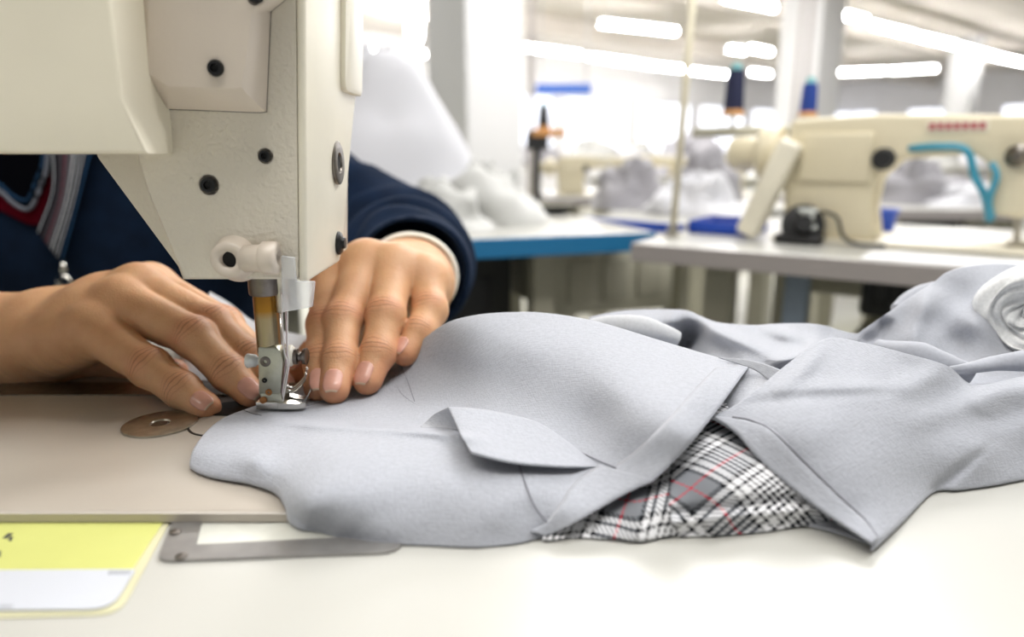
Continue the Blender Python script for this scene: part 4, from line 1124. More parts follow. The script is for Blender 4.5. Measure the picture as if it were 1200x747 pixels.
# trunk, neck and head (head leaning over the work, above the frame)
CH = np.array((-.42, .43, .05))
body.ell(CH, (.165, .105, .19), .03); body.ell(CH+np.array((0, .02, -.22)), (.155, .105, .18), .03)
body.add(SHOULD['R'], SHOULD['L'], .050, .050, .05)
NECK0, NECK1 = np.array((-.42, .42, .20)), np.array((-.415, .36, .34))
body.add(NECK0, NECK1, .056, .052, .03)
HC = np.array((-.412, .335, .43))
body.ell(HC, (.074, .092, .108), .02); body.ell(HC+np.array((0, -.035, -.055)), (.052, .055, .062), .03)
body.add(HC+np.array((0, -.085, .010)), HC+np.array((0, -.103, -.022)), .008, .012, .012)          # nose
for s in (-1, 1):
    body.ell(HC+np.array((s*.030, -.090, .012)), (.016, .012, .009), .012, sub=True)                # eye sockets
    body.ell(HC+np.array((s*.030, -.078, .012)), (.012, .012, .012), .003)                          # eyes
    body.ell(HC+np.array((s*.075, .008, -.005)), (.010, .018, .030), .006)                          # ears
body.add(HC+np.array((-.020, -.086, -.052)), HC+np.array((.020, -.086, -.052)), .008, .008, .008)   # lips
body.add(HC+np.array((-.022, -.097, -.052)), HC+np.array((.022, -.097, -.052)), .0016, .0016, .003, sub=True)
V, Q = body.mesh()
finev = (V[:, 0] > -.262) & (V[:, 0] < -.022) & (V[:, 1] < .15) & (V[:, 2] < .078)
V = relax(V, Q, 3, .5, np.where(finev, .8, .8))
# skin folds over the finger joints: each point learns how far along and across the nearest joint it lies
red = np.zeros(len(V)); crease = np.zeros((len(V), 3)); crease[:, 0] = .05
N = np.zeros((len(V), 3)); fn = np.cross(V[Q[:, 2]]-V[Q[:, 0]], V[Q[:, 3]]-V[Q[:, 1]])
for i in range(4):
    for k in range(3): N[:, k] += np.bincount(Q[:, i], fn[:, k], len(V))
N /= np.maximum(np.linalg.norm(N, axis=1), 1e-12)[:, None]
off = np.zeros(len(V))
for c, a, dn, r, st in creases:
    q = V-c; idx = np.where((np.abs(q) < .02).all(1))[0]; q = q[idx]
    t = q@a; sd = q@np.cross(a, dn)
    up = np.clip((N[idx]@dn-.05)/.5, 0, 1)*(np.linalg.norm(q-np.outer(t, a), axis=1) < r*1.35)*st
    off[idx] -= up*(np.exp(-((np.abs(t)-.0022)/.0007)**2)*.00010)
    red[idx] = np.maximum(red[idx], up*np.exp(-(t/.0055)**2)*.45)
    g_ = (up*(np.abs(t) < .011) > crease[idx, 2]); j = idx[g_]
    crease[j] = np.stack([t[g_], sd[g_], up[g_]], 1)
for side, name, p2, p3, a, dn, r2, r3 in nails:
    q = V-p3; near = (np.abs(q) < .03).all(1); q = q[near]; t = q@a
    red[near] = np.maximum(red[near], np.clip(1-np.linalg.norm(q-np.outer(t, a), axis=1)/.011, 0, 1)**.3*np.clip((t+.010)/.012, 0, 1)*.75)
# wrinkles on the heel of the hand that lies towards us
wl = HANDS['R']['wrist']; hm = HANDS['R']['fingers'][0][1][0]
q = V-(wl*.55+hm*.45+np.array((0, -.012, -.010))); near = (np.abs(q) < .05).all(1)
ax_ = (hm-wl)/np.linalg.norm(hm-wl); t = q[near]@ax_; zz = q[near][:, 2]
off[near] -= .00042*np.clip((-N[near][:, 1]-.1)/.5, 0, 1)*np.exp(-((zz+.004)/.010)**2)*np.maximum(0, np.sin(t*900+zz*260+.8*np.sin(t*310)))**2
V = V+N*off[:, None]
me_person = mesh_obj('person', V, Q, None, None, True)
col = me_person.data.attributes.new('flush', 'FLOAT', 'POINT'); col.data.foreach_set('value', red.astype(np.float32))
ca = me_person.data.attributes.new('fold', 'FLOAT_VECTOR', 'POINT'); ca.data.foreach_set('vector', crease.astype(np.float32).ravel())
def skin():
    m = bpy.data.materials.new('skin'); m.use_nodes = True; nt = m.node_tree; b = nt.nodes['Principled BSDF']
    b.inputs['Roughness'].default_value = .52; b.inputs['Specular IOR Level'].default_value = .35
    b.inputs['Subsurface Weight'].default_value = .25; b.inputs['Subsurface Radius'].default_value = (1, .35, .2); b.inputs['Subsurface Scale'].default_value = .003
    at = nt.nodes.new('ShaderNodeAttribute'); at.attribute_name = 'flush'
    tc = nt.nodes.new('ShaderNodeTexCoord'); n = nt.nodes.new('ShaderNodeTexNoise'); n.inputs['Scale'].default_value = 70; n.inputs['Detail'].default_value = 5
    nt.links.new(tc.outputs['Object'], n.inputs['Vector'])
    r = nt.nodes.new('ShaderNodeValToRGB'); r.color_ramp.elements[0].position = .3; r.color_ramp.elements[1].position = .7
    r.color_ramp.elements[0].color = (.58, .315, .165, 1); r.color_ramp.elements[1].color = (.68, .395, .215, 1)
    nt.links.new(n.outputs['Fac'], r.inputs[0])
    mx = nt.nodes.new('ShaderNodeMix'); mx.data_type = 'RGBA'; mx.inputs['B'].default_value = (.60, .255, .140, 1)
    nt.links.new(at.outputs['Fac'], mx.inputs['Factor']); nt.links.new(r.outputs[0], mx.inputs['A']); 
    # fine lines across each joint, bowed round it
    fo = nt.nodes.new('ShaderNodeAttribute'); fo.attribute_name = 'fold'; fs_ = nt.nodes.new('ShaderNodeSeparateXYZ'); nt.links.new(fo.outputs['Vector'], fs_.inputs[0])
    def mt(op, a, c=None, d=None):
        q = nt.nodes.new('ShaderNodeMath'); q.operation = op
        for i, x in enumerate((a, c, d)):
            if x is None: continue
            if isinstance(x, (int, float)): q.inputs[i].default_value = x
            else: nt.links.new(x, q.inputs[i])
        return q.outputs[0]
    nw = nt.nodes.new('ShaderNodeTexNoise'); nw.inputs['Scale'].default_value = 260; nw.inputs['Detail'].default_value = 1; nt.links.new(tc.outputs['Object'], nw.inputs['Vector'])
    s2 = mt('MULTIPLY', fs_.outputs['Y'], fs_.outputs['Y'])
    t1 = mt('MULTIPLY', fs_.outputs['X'], mt('MULTIPLY_ADD', s2, 17000.0, 1.0))
    t2 = mt('ADD', t1, mt('MULTIPLY_ADD', nw.outputs['Fac'], .0016, -.0008))
    cs = mt('MAXIMUM', mt('COSINE', mt('MULTIPLY', t2, 2*PI/.0026)), 0.0)
    ln = mt('POWER', cs, 5.0)
    en = mt('EXPONENT', mt('MULTIPLY', mt('MULTIPLY', t2, t2), -1/(.0044**2)))
    lines = mt('MULTIPLY', mt('MULTIPLY', ln, en), mt('MINIMUM', mt('MULTIPLY', fs_.outputs['Z'], 1.8), 1.0))
    mx2 = nt.nodes.new('ShaderNodeMix'); mx2.data_type = 'RGBA'; mx2.inputs['B'].default_value = (.26, .105, .050, 1)
    nt.links.new(mt('MULTIPLY', lines, .9), mx2.inputs['Factor']); nt.links.new(mx.outputs['Result'], mx2.inputs['A'])
    nt.links.new(mx2.outputs['Result'], b.inputs['Base Color'])
    v = nt.nodes.new('ShaderNodeTexVoronoi'); v.inputs['Scale'].default_value = 1100; nt.links.new(tc.outputs['Object'], v.inputs['Vector'])
    n2 = nt.nodes.new('ShaderNodeTexNoise'); n2.inputs['Scale'].default_value = 420; n2.inputs['Detail'].default_value = 3; nt.links.new(tc.outputs['Object'], n2.inputs['Vector'])
    ad = nt.nodes.new('ShaderNodeMath'); ad.operation = 'ADD'; nt.links.new(v.outputs['Distance'], ad.inputs[0]); nt.links.new(n2.outputs['Fac'], ad.inputs[1])
    bp = nt.nodes.new('ShaderNodeBump'); bp.inputs['Strength'].default_value = .3; bp.inputs['Distance'].default_value = .0003
    nt.links.new(mt('MULTIPLY_ADD', lines, -1.6, ad.outputs[0]), bp.inputs['Height']); nt.links.new(bp.outputs['Normal'], b.inputs['Normal'])
    return m
M['skin'] = skin(); me_person.data.materials.append(M['skin'])
person = me_person
tag(person, 'person in a navy cardigan guiding grey cloth under the presser foot with both hands', 'person')
# finger nails
M['nail'] = mat('nail', (.66, .335, .25, 1), .34, noise=(300, .08), coat=.3)
M['nail_tip'] = mat('nail_tip', (.66, .48, .33, 1), .3)
for side, name, p2, p3, a, dn, r2, r3 in nails:
    sd = np.cross(a, dn); L = .0106 if name != 'little' else .0088; nu, nv = 13, 15; vs = []
    for i in range(nv):
        t = -L*.56+L*1.02*i/(nv-1)                    # along the finger from p3
        r = (r3+(r2-r3)*np.clip(-t/np.linalg.norm(p3-p2), 0, 1)) if t < 0 else math.sqrt(max(r3*r3-t*t*.72, 1e-8))
        f_ = i/(nv-1); wd = .68*math.sqrt(max(.02, 1-max(0, (.34-f_)/.36)**2.2))*(1-.30*max(0, (f_-.72)/.28)**2)
        for j in range(nu):
            th = (j/(nu-1)*2-1)*wd
            p = p3+a*t+(dn*math.cos(th)*(.985)+sd*math.sin(th))*(r*1.0)+dn*.00028
            vs.append(p)
    fs = [(i*nu+j, i*nu+j+1, (i+1)*nu+j+1, (i+1)*nu+j) for i in range(nv-1) for j in range(nu-1)]
    o = mesh_obj('fingernail', vs, fs, M['nail'], person)
    o.data.materials.append(M['nail_tip'])
    for p in o.data.polygons:
        if p.index >= (nv-2)*(nu-1): p.material_index = 1
    s = o.modifiers.new('thickness', 'SOLIDIFY'); s.thickness = .0006; s.offset = 0
    if name == 'thumb': o['label'] = 'thumb nail'

# ------------------------------------------------------------------ clothing
def knit(name, colr, var, scale, bump):
    m = mat(name, colr, .9, noise=(scale, var), bump=(1500, bump, .0006), spec=.15)
    m.node_tree.nodes['Principled BSDF'].inputs['Sheen Weight'].default_value = .04
    m.node_tree.nodes['Principled BSDF'].inputs['Sheen Tint'].default_value = (.2, .4, .8, 1)
    return m
M['navy'] = knit('navy_knit', (.0030, .0105, .0300, 1), .3, 60, .5)
cx2 = mixed(-.86, .08, -.16, -.01, .0022, .008); cy2 = mixed(.08, .60, .10, .30, .0022, .008); cz2 = mixed(-.45, .33, -.01, .12, .0022, .008)
sw = Field(cx2, cy2, cz2)
sw.ell(CH, (.185, .125, .20), .04); sw.ell(CH+np.array((0, .02, -.22)), (.175, .125, .20), .04)
sw.add(SHOULD['R'], SHOULD['L'], .064, .064, .06)
for s in (-1, 1): sw.add(NECK0+np.array((s*.06, .0, .02)), NECK0+np.array((s*.05, .02, .075)), .030, .020, .03)
wL, eL = HANDS['L']['wrist'], ELBOW['L']
fa = (eL-wL)/np.linalg.norm(eL-wL)
cuff0 = wL+fa*.017+np.array((.003, 0, .001)); cuff1 = wL+fa*.075
sw.add(cuff0+fa*.004, cuff1, .0375, .0415, .006); sw.add(cuff1, eL, .0395, .0455, .015); sw.add(eL, SHOULD['L'], .0455, .054, .03)
wR, eR = HANDS['R']['wrist'], ELBOW['R']; fr = (eR-wR)/np.linalg.norm(eR-wR)
sw.add(wR+fr*.11, eR, .040, .052, .015); sw.add(eR, SHOULD['R'], .054, .066, .03)
# folds running round the sleeve
sl, g = sw.box(np.minimum(wL, eL)-.08, np.maximum(wL, SHOULD['L'])+.08)
tt = (g[0]-wL[0])*fa[0]+(g[1]-wL[1])*fa[1]+(g[2]-wL[2])*fa[2]
xx = g[0]*1.0+g[2]*.6
ph = tt*150+np.sin(xx*38)*1.5+.6*np.sin(xx*80+tt*40)
sw.D[sl] += (.0056*np.clip((tt-.012)/.04, 0, 1)*np.clip((.30-tt)/.1, 0, 1)*np.sin(ph)).astype(np.float32)
# open cuff, opening of the front, neck hole
sw.add(cuff0-fa*.05, cuff0+fa*.045, .0345, .0330, .002, sub=True)
sl, g = sw.box(cuff0-.06, cuff0+.06); tt = (g[0]-cuff0[0])*fa[0]+(g[1]-cuff0[1])*fa[1]+(g[2]-cuff0[2])*fa[2]
sw.D[sl] = np.maximum(sw.D[sl], np.where((tt < .0), -tt+0*sw.D[sl], -1).astype(np.float32)) if True else sw.D[sl]
sw.add(wR+fr*.05, wR+fr*.155, .034, .036, .002, sub=True)
VB = np.array(at_y(76, 318, .30))                         # where the front closes
sw.add(NECK0+np.array((0, 0, .1)), NECK0+np.array((0, -.01, .03)), .066, .070, .01, sub=True)
sv, sq = sw.mesh(); sv = relax(sv, sq, 2, .5)
swo = mesh_obj('cardigan', sv, sq, M['navy'], person)
# where the front surface of the cardigan lies, seen from the photograph's side
dg_ = bpy.context.evaluated_depsgraph_get()
from mathutils.bvhtree import BVHTree
tree = BVHTree.FromPolygons([tuple(v) for v in sv], [tuple(int(i) for i in f) for f in sq])
def on_body(px_, py_, off_):
    d = ray(px_, py_).normalized(); h = tree.ray_cast(CAM+d*.36, d)
    p = h[0] if h[0] is not None else at_y(px_, py_, .33)
    return np.array(p-d*off_)
def body_sheet(name, b_, t_, l_, r_, m, off_, nu=40, nv=40, thick=.0012, wave=0, uvs=None):
    gx, gy = coons(b_, t_, l_, r_, nu, nv)
    P = np.zeros((nv, nu, 3))
    for i in range(nv):
        for j in range(nu): P[i, j] = on_body(gx[i, j], gy[i, j], off_+wave*math.sin(j/nu*9+i*.05))
    for _ in range(6):
        P[1:-1, 1:-1] = (P[:-2, 1:-1]+P[2:, 1:-1]+P[1:-1, :-2]+P[1:-1, 2:])/4
    return grid_obj(name, P, m, person, thick=thick)
# neckline: dark inner vest with pale-edged collar, red shirt, striped scarf
M['vest'] = mat('dark_vest', (.0015, .0018, .003, 1), 1, spec=.03)
M['red_shirt'] = mat('red_shirt', (.09, .003, .010, 1), 1, spec=.05, noise=(60, .2))
M['piping_blue'] = mat('blue_piping', (.012, .035, .075, 1), .9, spec=.05); M['piping_grey'] = mat('grey_piping', (.13, .14, .17, 1), .9, spec=.05)
body_sheet('red_shirt', [(-30, 236), (0, 247), (34, 263), (60, 262)], [(-30, 140), (0, 140), (40, 140), (75, 140)], [(-30, 236), (-30, 190), (-30, 140)], [(60, 262), (68, 200), (75, 140)], M['red_shirt'], .004)
body_sheet('vest', [(-30, 216), (0, 226), (31, 247), (52, 220)], [(-30, 140), (0, 140), (40, 140), (62, 140)], [(-30, 216), (-30, 190), (-30, 140)], [(52, 220), (60, 190), (62, 140)], M['vest'], .008)
def body_line(name, pts, r, m, off_, parent=person):
    s = spline(pts, 30); bm = bmesh.new(); a_tube(bm, [Vector(on_body(x, y, off_)) for x, y in s], r, 8)
    return bm_obj(name, bm, M[m], parent, smooth=True)
body_line('collar_piping', [(-20, 214), (0, 224), (15, 238), (31, 246), (40, 238), (46, 222), (55, 195), (56, 150)], .0017, 'piping_grey', .011)
body_line('collar_piping', [(-20, 206), (0, 216), (14, 229), (30, 236), (36, 228), (42, 212), (50, 190), (50, 150)], .0014, 'piping_blue', .010)
# scarf: woven grey check with pale stripes along it
m = bpy.data.materials.new('scarf_weave'); m.use_nodes = True; nt = m.node_tree; b = nt.nodes['Principled BSDF']; b.inputs['Roughness'].default_value = 1; b.inputs['Specular IOR Level'].default_value = .05
uvn = nt.nodes.new('ShaderNodeUVMap'); sx = nt.nodes.new('ShaderNodeSeparateXYZ'); nt.links.new(uvn.outputs[0], sx.inputs[0])
r = nt.nodes.new('ShaderNodeValToRGB'); r.color_ramp.interpolation = 'CONSTANT'
st = [(0, (.006, .007, .012, 1)), (.06, (.40, .42, .46, 1)), (.10, (.006, .006, .010, 1)), (.20, (.05, .045, .055, 1)), (.37, (.16, .03, .05, 1)), (.41, (.09, .085, .10, 1)), (.56, (.46, .48, .52, 1)), (.61, (.012, .012, .018, 1)), (.68, (.44, .46, .50, 1)), (.72, (.010, .010, .016, 1)), (.80, (.36, .38, .42, 1)), (.84, (.004, .005, .010, 1)), (.93, (.02, .07, .16, 1)), (.97, (.004, .005, .010, 1))]
r.color_ramp.elements[0].position = 0; r.color_ramp.elements[0].color = st[0][1]; r.color_ramp.elements[1].position = st[1][0]; r.color_ramp.elements[1].color = st[1][1]
for p_, c_ in st[2:]:
    e = r.color_ramp.elements.new(p_); e.color = c_
nt.links.new(sx.outputs['X'], r.inputs[0])
wv = nt.nodes.new('ShaderNodeTexWave'); wv.bands_direction = 'Y'; wv.inputs['Scale'].default_value = 30; wv.inputs['Distortion'].default_value = 1
nt.links.new(uvn.outputs[0], wv.inputs['Vector'])
n_ = nt.nodes.new('ShaderNodeTexNoise'); n_.inputs['Scale'].default_value = 900; tc = nt.nodes.new('ShaderNodeTexCoord'); nt.links.new(tc.outputs['Object'], n_.inputs['Vector'])
mu = nt.nodes.new('ShaderNodeMix'); mu.data_type = 'RGBA'; mu.blend_type = 'MULTIPLY'; mu.inputs['Factor'].default_value = 1
ad = nt.nodes.new('ShaderNodeMath'); ad.operation = 'MULTIPLY_ADD'; ad.inputs[1].default_value = .6; nt.links.new(wv.outputs['Fac'], ad.inputs[0]); nt.links.new(n_.outputs['Fac'], ad.inputs[2])
nt.links.new(r.outputs[0], mu.inputs['A']); nt.links.new(ad.outputs[0], mu.inputs['B']); nt.links.new(mu.outputs['Result'], b.inputs['Base Color'])
M['scarf'] = m
sc = body_sheet('scarf', [(42, 270), (56, 288), (68, 303), (74, 306)], [(52, 140), (72, 140), (95, 140), (118, 140)], [(42, 270), (60, 215), (52, 140)], [(74, 306), (92, 240), (118, 140)], M['scarf'], .013, 40, 60, .002)
ul = sc.data.uv_layers[0].data; nl_ = len(sc.data.loops); li = np.zeros(nl_, np.int32); sc.data.loops.foreach_get('vertex_index', li)
uvv = np.stack([(li % 40)/39*.995, (li//40)/59*.5], 1).astype(np.float32); ul.foreach_set('uv', uvv.ravel())
# zip pull of the cardigan
p = Vector(on_body(76, 322, .010)); bm = bmesh.new(); a_tube(bm, [p+Vector((0, 0, .012)), p+Vector((.001, -.002, .002))], [.0022, .0030], 10)
a_lathe(bm, p+Vector((.001, -.003, -.006)), (0, -1, 0), [(-.0015, .0036), (-.0015, .0066), (.0015, .0066), (.0015, .0036)], 20, cap=False)
bm_obj('zip_pull', bm, M['chrome'], person, smooth=True)
# cream undershirt cuff around the wrist
M['cream'] = knit('cream_knit', (.84, .80, .70, 1), .08, 80, .4)
c0 = wL+fa*.006+np.array((.0015, 0, .0005)); s_, u_, d_ = frame(fa); rings = []
for t, r in ((.040, .0268), (.010, .0284), (.004, .0288), (.001, .0280), (.0, .0264), (.002, .0250), (.02, .0246)):
    rings.append([Vector(c0)+Vector(fa)*t+(s_*math.cos(2*PI*k/40)*1.04+u_*math.sin(2*PI*k/40)*.97)*r for k in range(40)])
bm = bmesh.new(); a_loft(bm, rings, cap=False); bm_obj('shirt_cuff', bm, M['cream'], person, smooth=True)
# hair
M['hair'] = mat('black_hair', (.012, .010, .009, 1), .45, noise=(40, .3), bump=(300, .5, .002))
hf = Field(np.arange(-.54, -.28, .005), np.arange(.20, .48, .005), np.arange(.28, .58, .005))
hf.ell(HC+np.array((0, .012, .012)), (.084, .098, .112), .01); hf.ell(HC+np.array((0, .085, -.02)), (.045, .045, .05), .02)
hf.ell(HC+np.array((0, -.085, -.035)), (.064, .085, .085), .012, sub=True)
for s in (-1, 1): hf.ell(HC+np.array((s*.08, .006, -.008)), (.02, .022, .034), .004, sub=True)
hv, hq = hf.mesh(); hv = relax(hv, hq, 2, .5); mesh_obj('hair', hv, hq, M['hair'], person)

M['eye'] = mat('eye_white', (.75, .73, .70, 1), .2); M['iris'] = mat('dark_iris', (.02, .012, .008, 1), .15)
for sx_ in (-1, 1):
    c = Vector(HC+np.array((sx_*.030, -.079, .012))); bm = bmesh.new(); bmesh.ops.create_uvsphere(bm, u_segments=20, v_segments=14, radius=.0122)
    bmesh.ops.transform(bm, matrix=Matrix.Translation(c) @ Matrix.Rotation(PI/2, 4, 'X'), verts=bm.verts); o = bm_obj('eye', bm, M['eye'], person, smooth=True)
    o.data.materials.append(M['iris'])
    for p in o.data.polygons:
        if (p.center-(c+Vector((0, -.0118, -.002)))).length < .0058: p.material_index = 1
    bm = bmesh.new(); a_tube(bm, [c+Vector((-.018, -.006+.004*(sx_ < 0), .018)), c+Vector((0, -.012, .022)), c+Vector((.018, -.006+.004*(sx_ > 0), .018))], [.0015, .0026, .0015], 8)
    bm_obj('eyebrow', bm, M['hair'], person, smooth=True)
# ------------------------------------------------------------------ the sewing hall behind
M['cream'+'_machine'] = mat('cream_machine', (.74, .665, .48, 1), .45, noise=(8, .06))
M['blue_edge'] = mat('sea_blue_edge', (.012, .165, .36, 1), .45)
M['royal_edge'] = mat('royal_blue_edge', (.010, .060, .42, 1), .45)
M['grey_leg'] = mat('blue_grey_leg', (.22, .27, .34, 1), .5)
M['beige_leg'] = mat('beige_leg', (.40, .38, .30, 1), .5)
M['beige_panel'] = mat('beige_panel', (.52, .50, .40, 1), .6, noise=(12, .1))
M['motor'] = mat('dark_motor', (.012, .012, .013, 1), .5)
M['white_cloth'] = cloth_mat('white_cloth', (.62, .62, .65), bump=.1)
M['dull_cloth'] = cloth_mat('dull_cloth', (.34, .33, .35), bump=.1, var=.15)
M['off_cloth'] = cloth_mat('off_white_cloth', (.55, .55, .53), bump=.1, var=.12)
M['navy_thread'] = mat('navy_thread', (.010, .014, .055, 1), .7); M['blue_thread'] = mat('blue_thread', (.010, .045, .28, 1), .7)
M['cone_base'] = mat('orange_cone', (.62, .30, .10, 1), .5); M['cone_tip'] = mat('teal_cone', (.20, .50, .52, 1), .5)
M['cyan_tube'] = mat('cyan_tube', (.05, .30, .42, 1), .4); M['red_mark'] = mat('red_print', (.45, .02, .05, 1), .5)
M['grey_plastic'] = mat('grey_plastic', (.50, .50, .53, 1), .4)

def edge_table(name, label, A, B, len_more, depth, m_top, m_edge, thick=.022, legs=(), leg_m='beige_leg', group=None, overhang_l=0):
    """table whose front edge runs through the photo points A and B (at table height), reaching away from us"""
    a, b = at_z(A[0], A[1], TZ), at_z(B[0], B[1], TZ); d = (b-a); L = d.length+len_more; d.normalize(); n = Vector((-d.y, d.x, 0))
    if n.y < 0: n = -n
    R = Matrix(((d.x, n.x, 0, a.x), (d.y, n.y, 0, a.y), (0, 0, 1, 0), (0, 0, 0, 1)))
    t = thing(name, label, 'table', (a+d*L/2+n*depth/2)*1.0+Vector((0, 0, FLOOR_Z-TZ)), math.atan2(d.y, d.x), group)
    def put(nm, lo, hi, m, bev=.002):
        bm = bmesh.new(); a_box(bm, lo, hi, bev); bmesh.ops.transform(bm, matrix=R, verts=bm.verts); return bm_obj(nm, bm, m, t)
    put('tabletop', (-overhang_l, .003, TZ-thick), (L, depth, TZ), m_top)
    put('edge_band', (-overhang_l-.002, 0, TZ-thick-.001), (L+.002, .0035, TZ-.0005), m_edge, .0008)
    put('edge_band', (-overhang_l-.0025, .0035, TZ-thick-.001), (-overhang_l+.001, depth, TZ-.0005), m_edge, .0008)
    for (x, y, w_, dz, lm) in legs:
        put('leg', (x-w_/2, y-w_/2, FLOOR_Z), (x+w_/2, y+w_/2, TZ-thick), M[lm], .003)
    return t, R, L
# grey-edged machine table
tG, RG, LG = edge_table('sewing_table', 'grey-edged sewing table carrying the cream machine with the two thread cones', (741, 285), (1122, 314), .55, .46, M['table'], M['table_edge'],
   legs=[(.085, .10, .036, 0, 'beige_leg'), (.125, .34, .05, 0, 'beige_leg'), (.19, .06, .026, 0, 'grey_leg'), (.75, .08, .04, 0, 'grey_leg'), (.75, .38, .04, 0, 'grey_leg')])
def on(R, x, y, z): return R @ Vector((x, y, z))
def put_in(R, nm, lo, hi, m, parent, bev=.003):
    bm = bmesh.new(); a_box(bm, lo, hi, bev); bmesh.ops.transform(bm, matrix=R, verts=bm.verts); return bm_obj(nm, bm, m, parent, angle=40)
# motor and control box hanging under it
put_in(RG, 'cross_beam', (.10, .325, TZ-.10), (.80, .355, TZ-.07), M['beige_leg'], tG)
def under_unit(name, label, cat, R, x0, x1, y0, y1, z0, z1, m, trim=None):
    t = thing(name, label, cat, on(R, (x0+x1)/2, (y0+y1)/2, z0))
    put_in(R, 'housing', (x0, y0, z0), (x1, y1, z1), m, t, .008)
    if trim:
        n = 3
        for i in range(n):
            xa = x0+(x1-x0)*(.12+.28*i); put_in(R, 'cover', (xa, y0-.006, z0+(z1-z0)*.2), (xa+(x1-x0)*.2, y0, z1-(z1-z0)*.2), trim, t, .002)
    return t
under_unit('machine_motor', 'black motor hanging under the grey-edged table behind its blue-grey leg', 'motor', RG, .25, .35, .12, .22, TZ-.085, TZ-.024, M['motor'], M['black_steel'])
under_unit('machine_motor', 'black drive unit hanging under the grey-edged table next to the grey cloth heap', 'motor', RG, .37, .47, .12, .22, TZ-.095, TZ-.024, M['motor'], M['black_steel'])
under_unit('control_box', 'beige control box with small switches under the grey-edged table', 'control box', RG, .24, .56, .14, .30, TZ-.20, TZ-.115, M['beige_panel'], M['beige_leg'])

def sewing_machine(label, R, x, y, sc, flip=1, detailed=True):
    """whole industrial machine, its pillar foot at (x, y) of a table frame R"""
    Q = R @ Matrix.Translation((x, y, TZ)) @ Matrix.Diagonal((sc*flip, sc, sc, 1))
    t = thing('sewing_machine', label, 'sewing machine', Q.translation)
    c = M['cream_machine']
    def pb(nm, lo, hi, m=c, bev=.008, par=None, mt=None):
        bm = bmesh.new(); a_box(bm, lo, hi, bev, 3, mt); bmesh.ops.transform(bm, matrix=Q, verts=bm.verts); return bm_obj(nm, bm, m, par or t, angle=40)
    def lat(nm, o, ax, pr, m, par=None, n=24):
        bm = bmesh.new(); a_lathe(bm, o, ax, pr, n, cap=True); bmesh.ops.transform(bm, matrix=Q, verts=bm.verts); return bm_obj(nm, bm, m, par or t, angle=40)
    pb('bed', (-.06, -.045, 0), (.38, .09, .006), M['enamel_pale_lit'], .002)
    bm = bmesh.new(); a_prism(bm, [(-.045, .006), (.060, .006), (.052, .045), (.055, .080), (.075, .103), (.150, .110), (.166, .098), (.170, .045), (.202, .040), (.220, .050), (.224, .150), (.05, .156), (-.050, .152), (-.055, .080)], 1, -.038, .045, .006, 3)
    bmesh.ops.transform(bm, matrix=Q, verts=bm.verts); bm_obj('casting', bm, c, t, angle=40)
    pb('side_cover', (-.035, -.044, .075), (.048, -.034, .135), c, .004)
    lat('handwheel', (-.055, 0, .110), (-1, 0, 0), [(0, .016), (.012, .018), (.013, .034), (.020, .038), (.034, .038), (.040, .032), (.041, .022), (.075, .022), (.080, .018)], c)
    lat('stitch_dial', (.060, -.036, .104), (0, -1, 0), [(0, .013), (.008, .013), (.009, .011), (.016, .010)], M['motor'])
    pb('face_plate', (.221, -.030, .048), (.227, .038, .146), M['enamel_pale_lit'], .002)
    lat('tension_disc', (.190, -.038, .108), (0, -1, 0), [(0, .010), (.003, .012), (.006, .012), (.012, .006), (.018, .004)], M['dark_steel'])
    lat('presser_bar', (.202, .004, .010), (0, 0, 1), [(0, .004), (.034, .004)], M['steel'], n=12)
    pb('presser_foot', (.192, -.010, .006), (.214, .016, .012), M['steel'], .002)
    pb('name_plate', (.100, -.0395, .134), (.160, -.0375, .147), M['enamel_pale_lit'], .0005)
    if detailed:
        for i in range(7):
            pb('printed_mark', (.103+.008*i, -.0402, .1370), (.1086+.008*i, -.0394, .1440), M['red_mark'], 0, None)
        bm = bmesh.new(); a_tube(bm, spline([(.085, -.036, .116), (.115, -.046, .118), (.142, -.046, .114), (.154, -.046, .085), (.166, -.044, .064), (.174, -.044, .036)], 30), .0042, 8)
        bmesh.ops.transform(bm, matrix=Q, verts=bm.verts); bm_obj('air_hose', bm, M['cyan_tube'], t, smooth=True)
        bm = bmesh.new(); a_tube(bm, spline([(.168, -.044, .100), (.174, -.05, .085), (.170, -.05, .06), (.176, -.046, .040)], 20), .0035, 8)
        bmesh.ops.transform(bm, matrix=Q, verts=bm.verts); bm_obj('air_hose', bm, M['cyan_tube'], t, smooth=True)
        mt = Matrix.Translation((-.068, -.050, .062)) @ Matrix.Rotation(math.radians(22), 4, 'Y')
        pb('belt_cover', (-.014, -.016, -.060), (.014, .016, .068), M['enamel_pale_lit'], .006, None, mt)
        lat('bobbin_winder', (-.022, -.052, .022), (.3, -1, .2), [(0, .024), (.006, .026), (.010, .024), (.012, .012), (.030, .010)], M['motor'])
        pb('winder_base', (-.050, -.075, 0), (.005, -.045, .012), M['motor'], .003)
        lat('winder_bobbin', (-.014, -.066, .020), (0, 0, 1), [(0, .012), (.003, .012), (.004, .008), (.020, .008), (.021, .012), (.024, .012)], M['white_plastic'])
        bm = bmesh.new(); a_tube(bm, spline([(.0, -.05, .040), (.018, -.055, .034), (.028, -.06, .012), (.045, -.062, .004), (.075, -.060, .004)], 30), .0022, 8)
        bmesh.ops.transform(bm, matrix=Q, verts=bm.verts); bm_obj('cable', bm, M['motor'], t, smooth=True)
    return t, Q
P0 = RG.inverted() @ at_z(966, 283, TZ)
mG, QG = sewing_machine('cream sewing machine with red print and cyan hoses on the grey-edged table', RG, P0.x, P0.y+.02, 1.0)
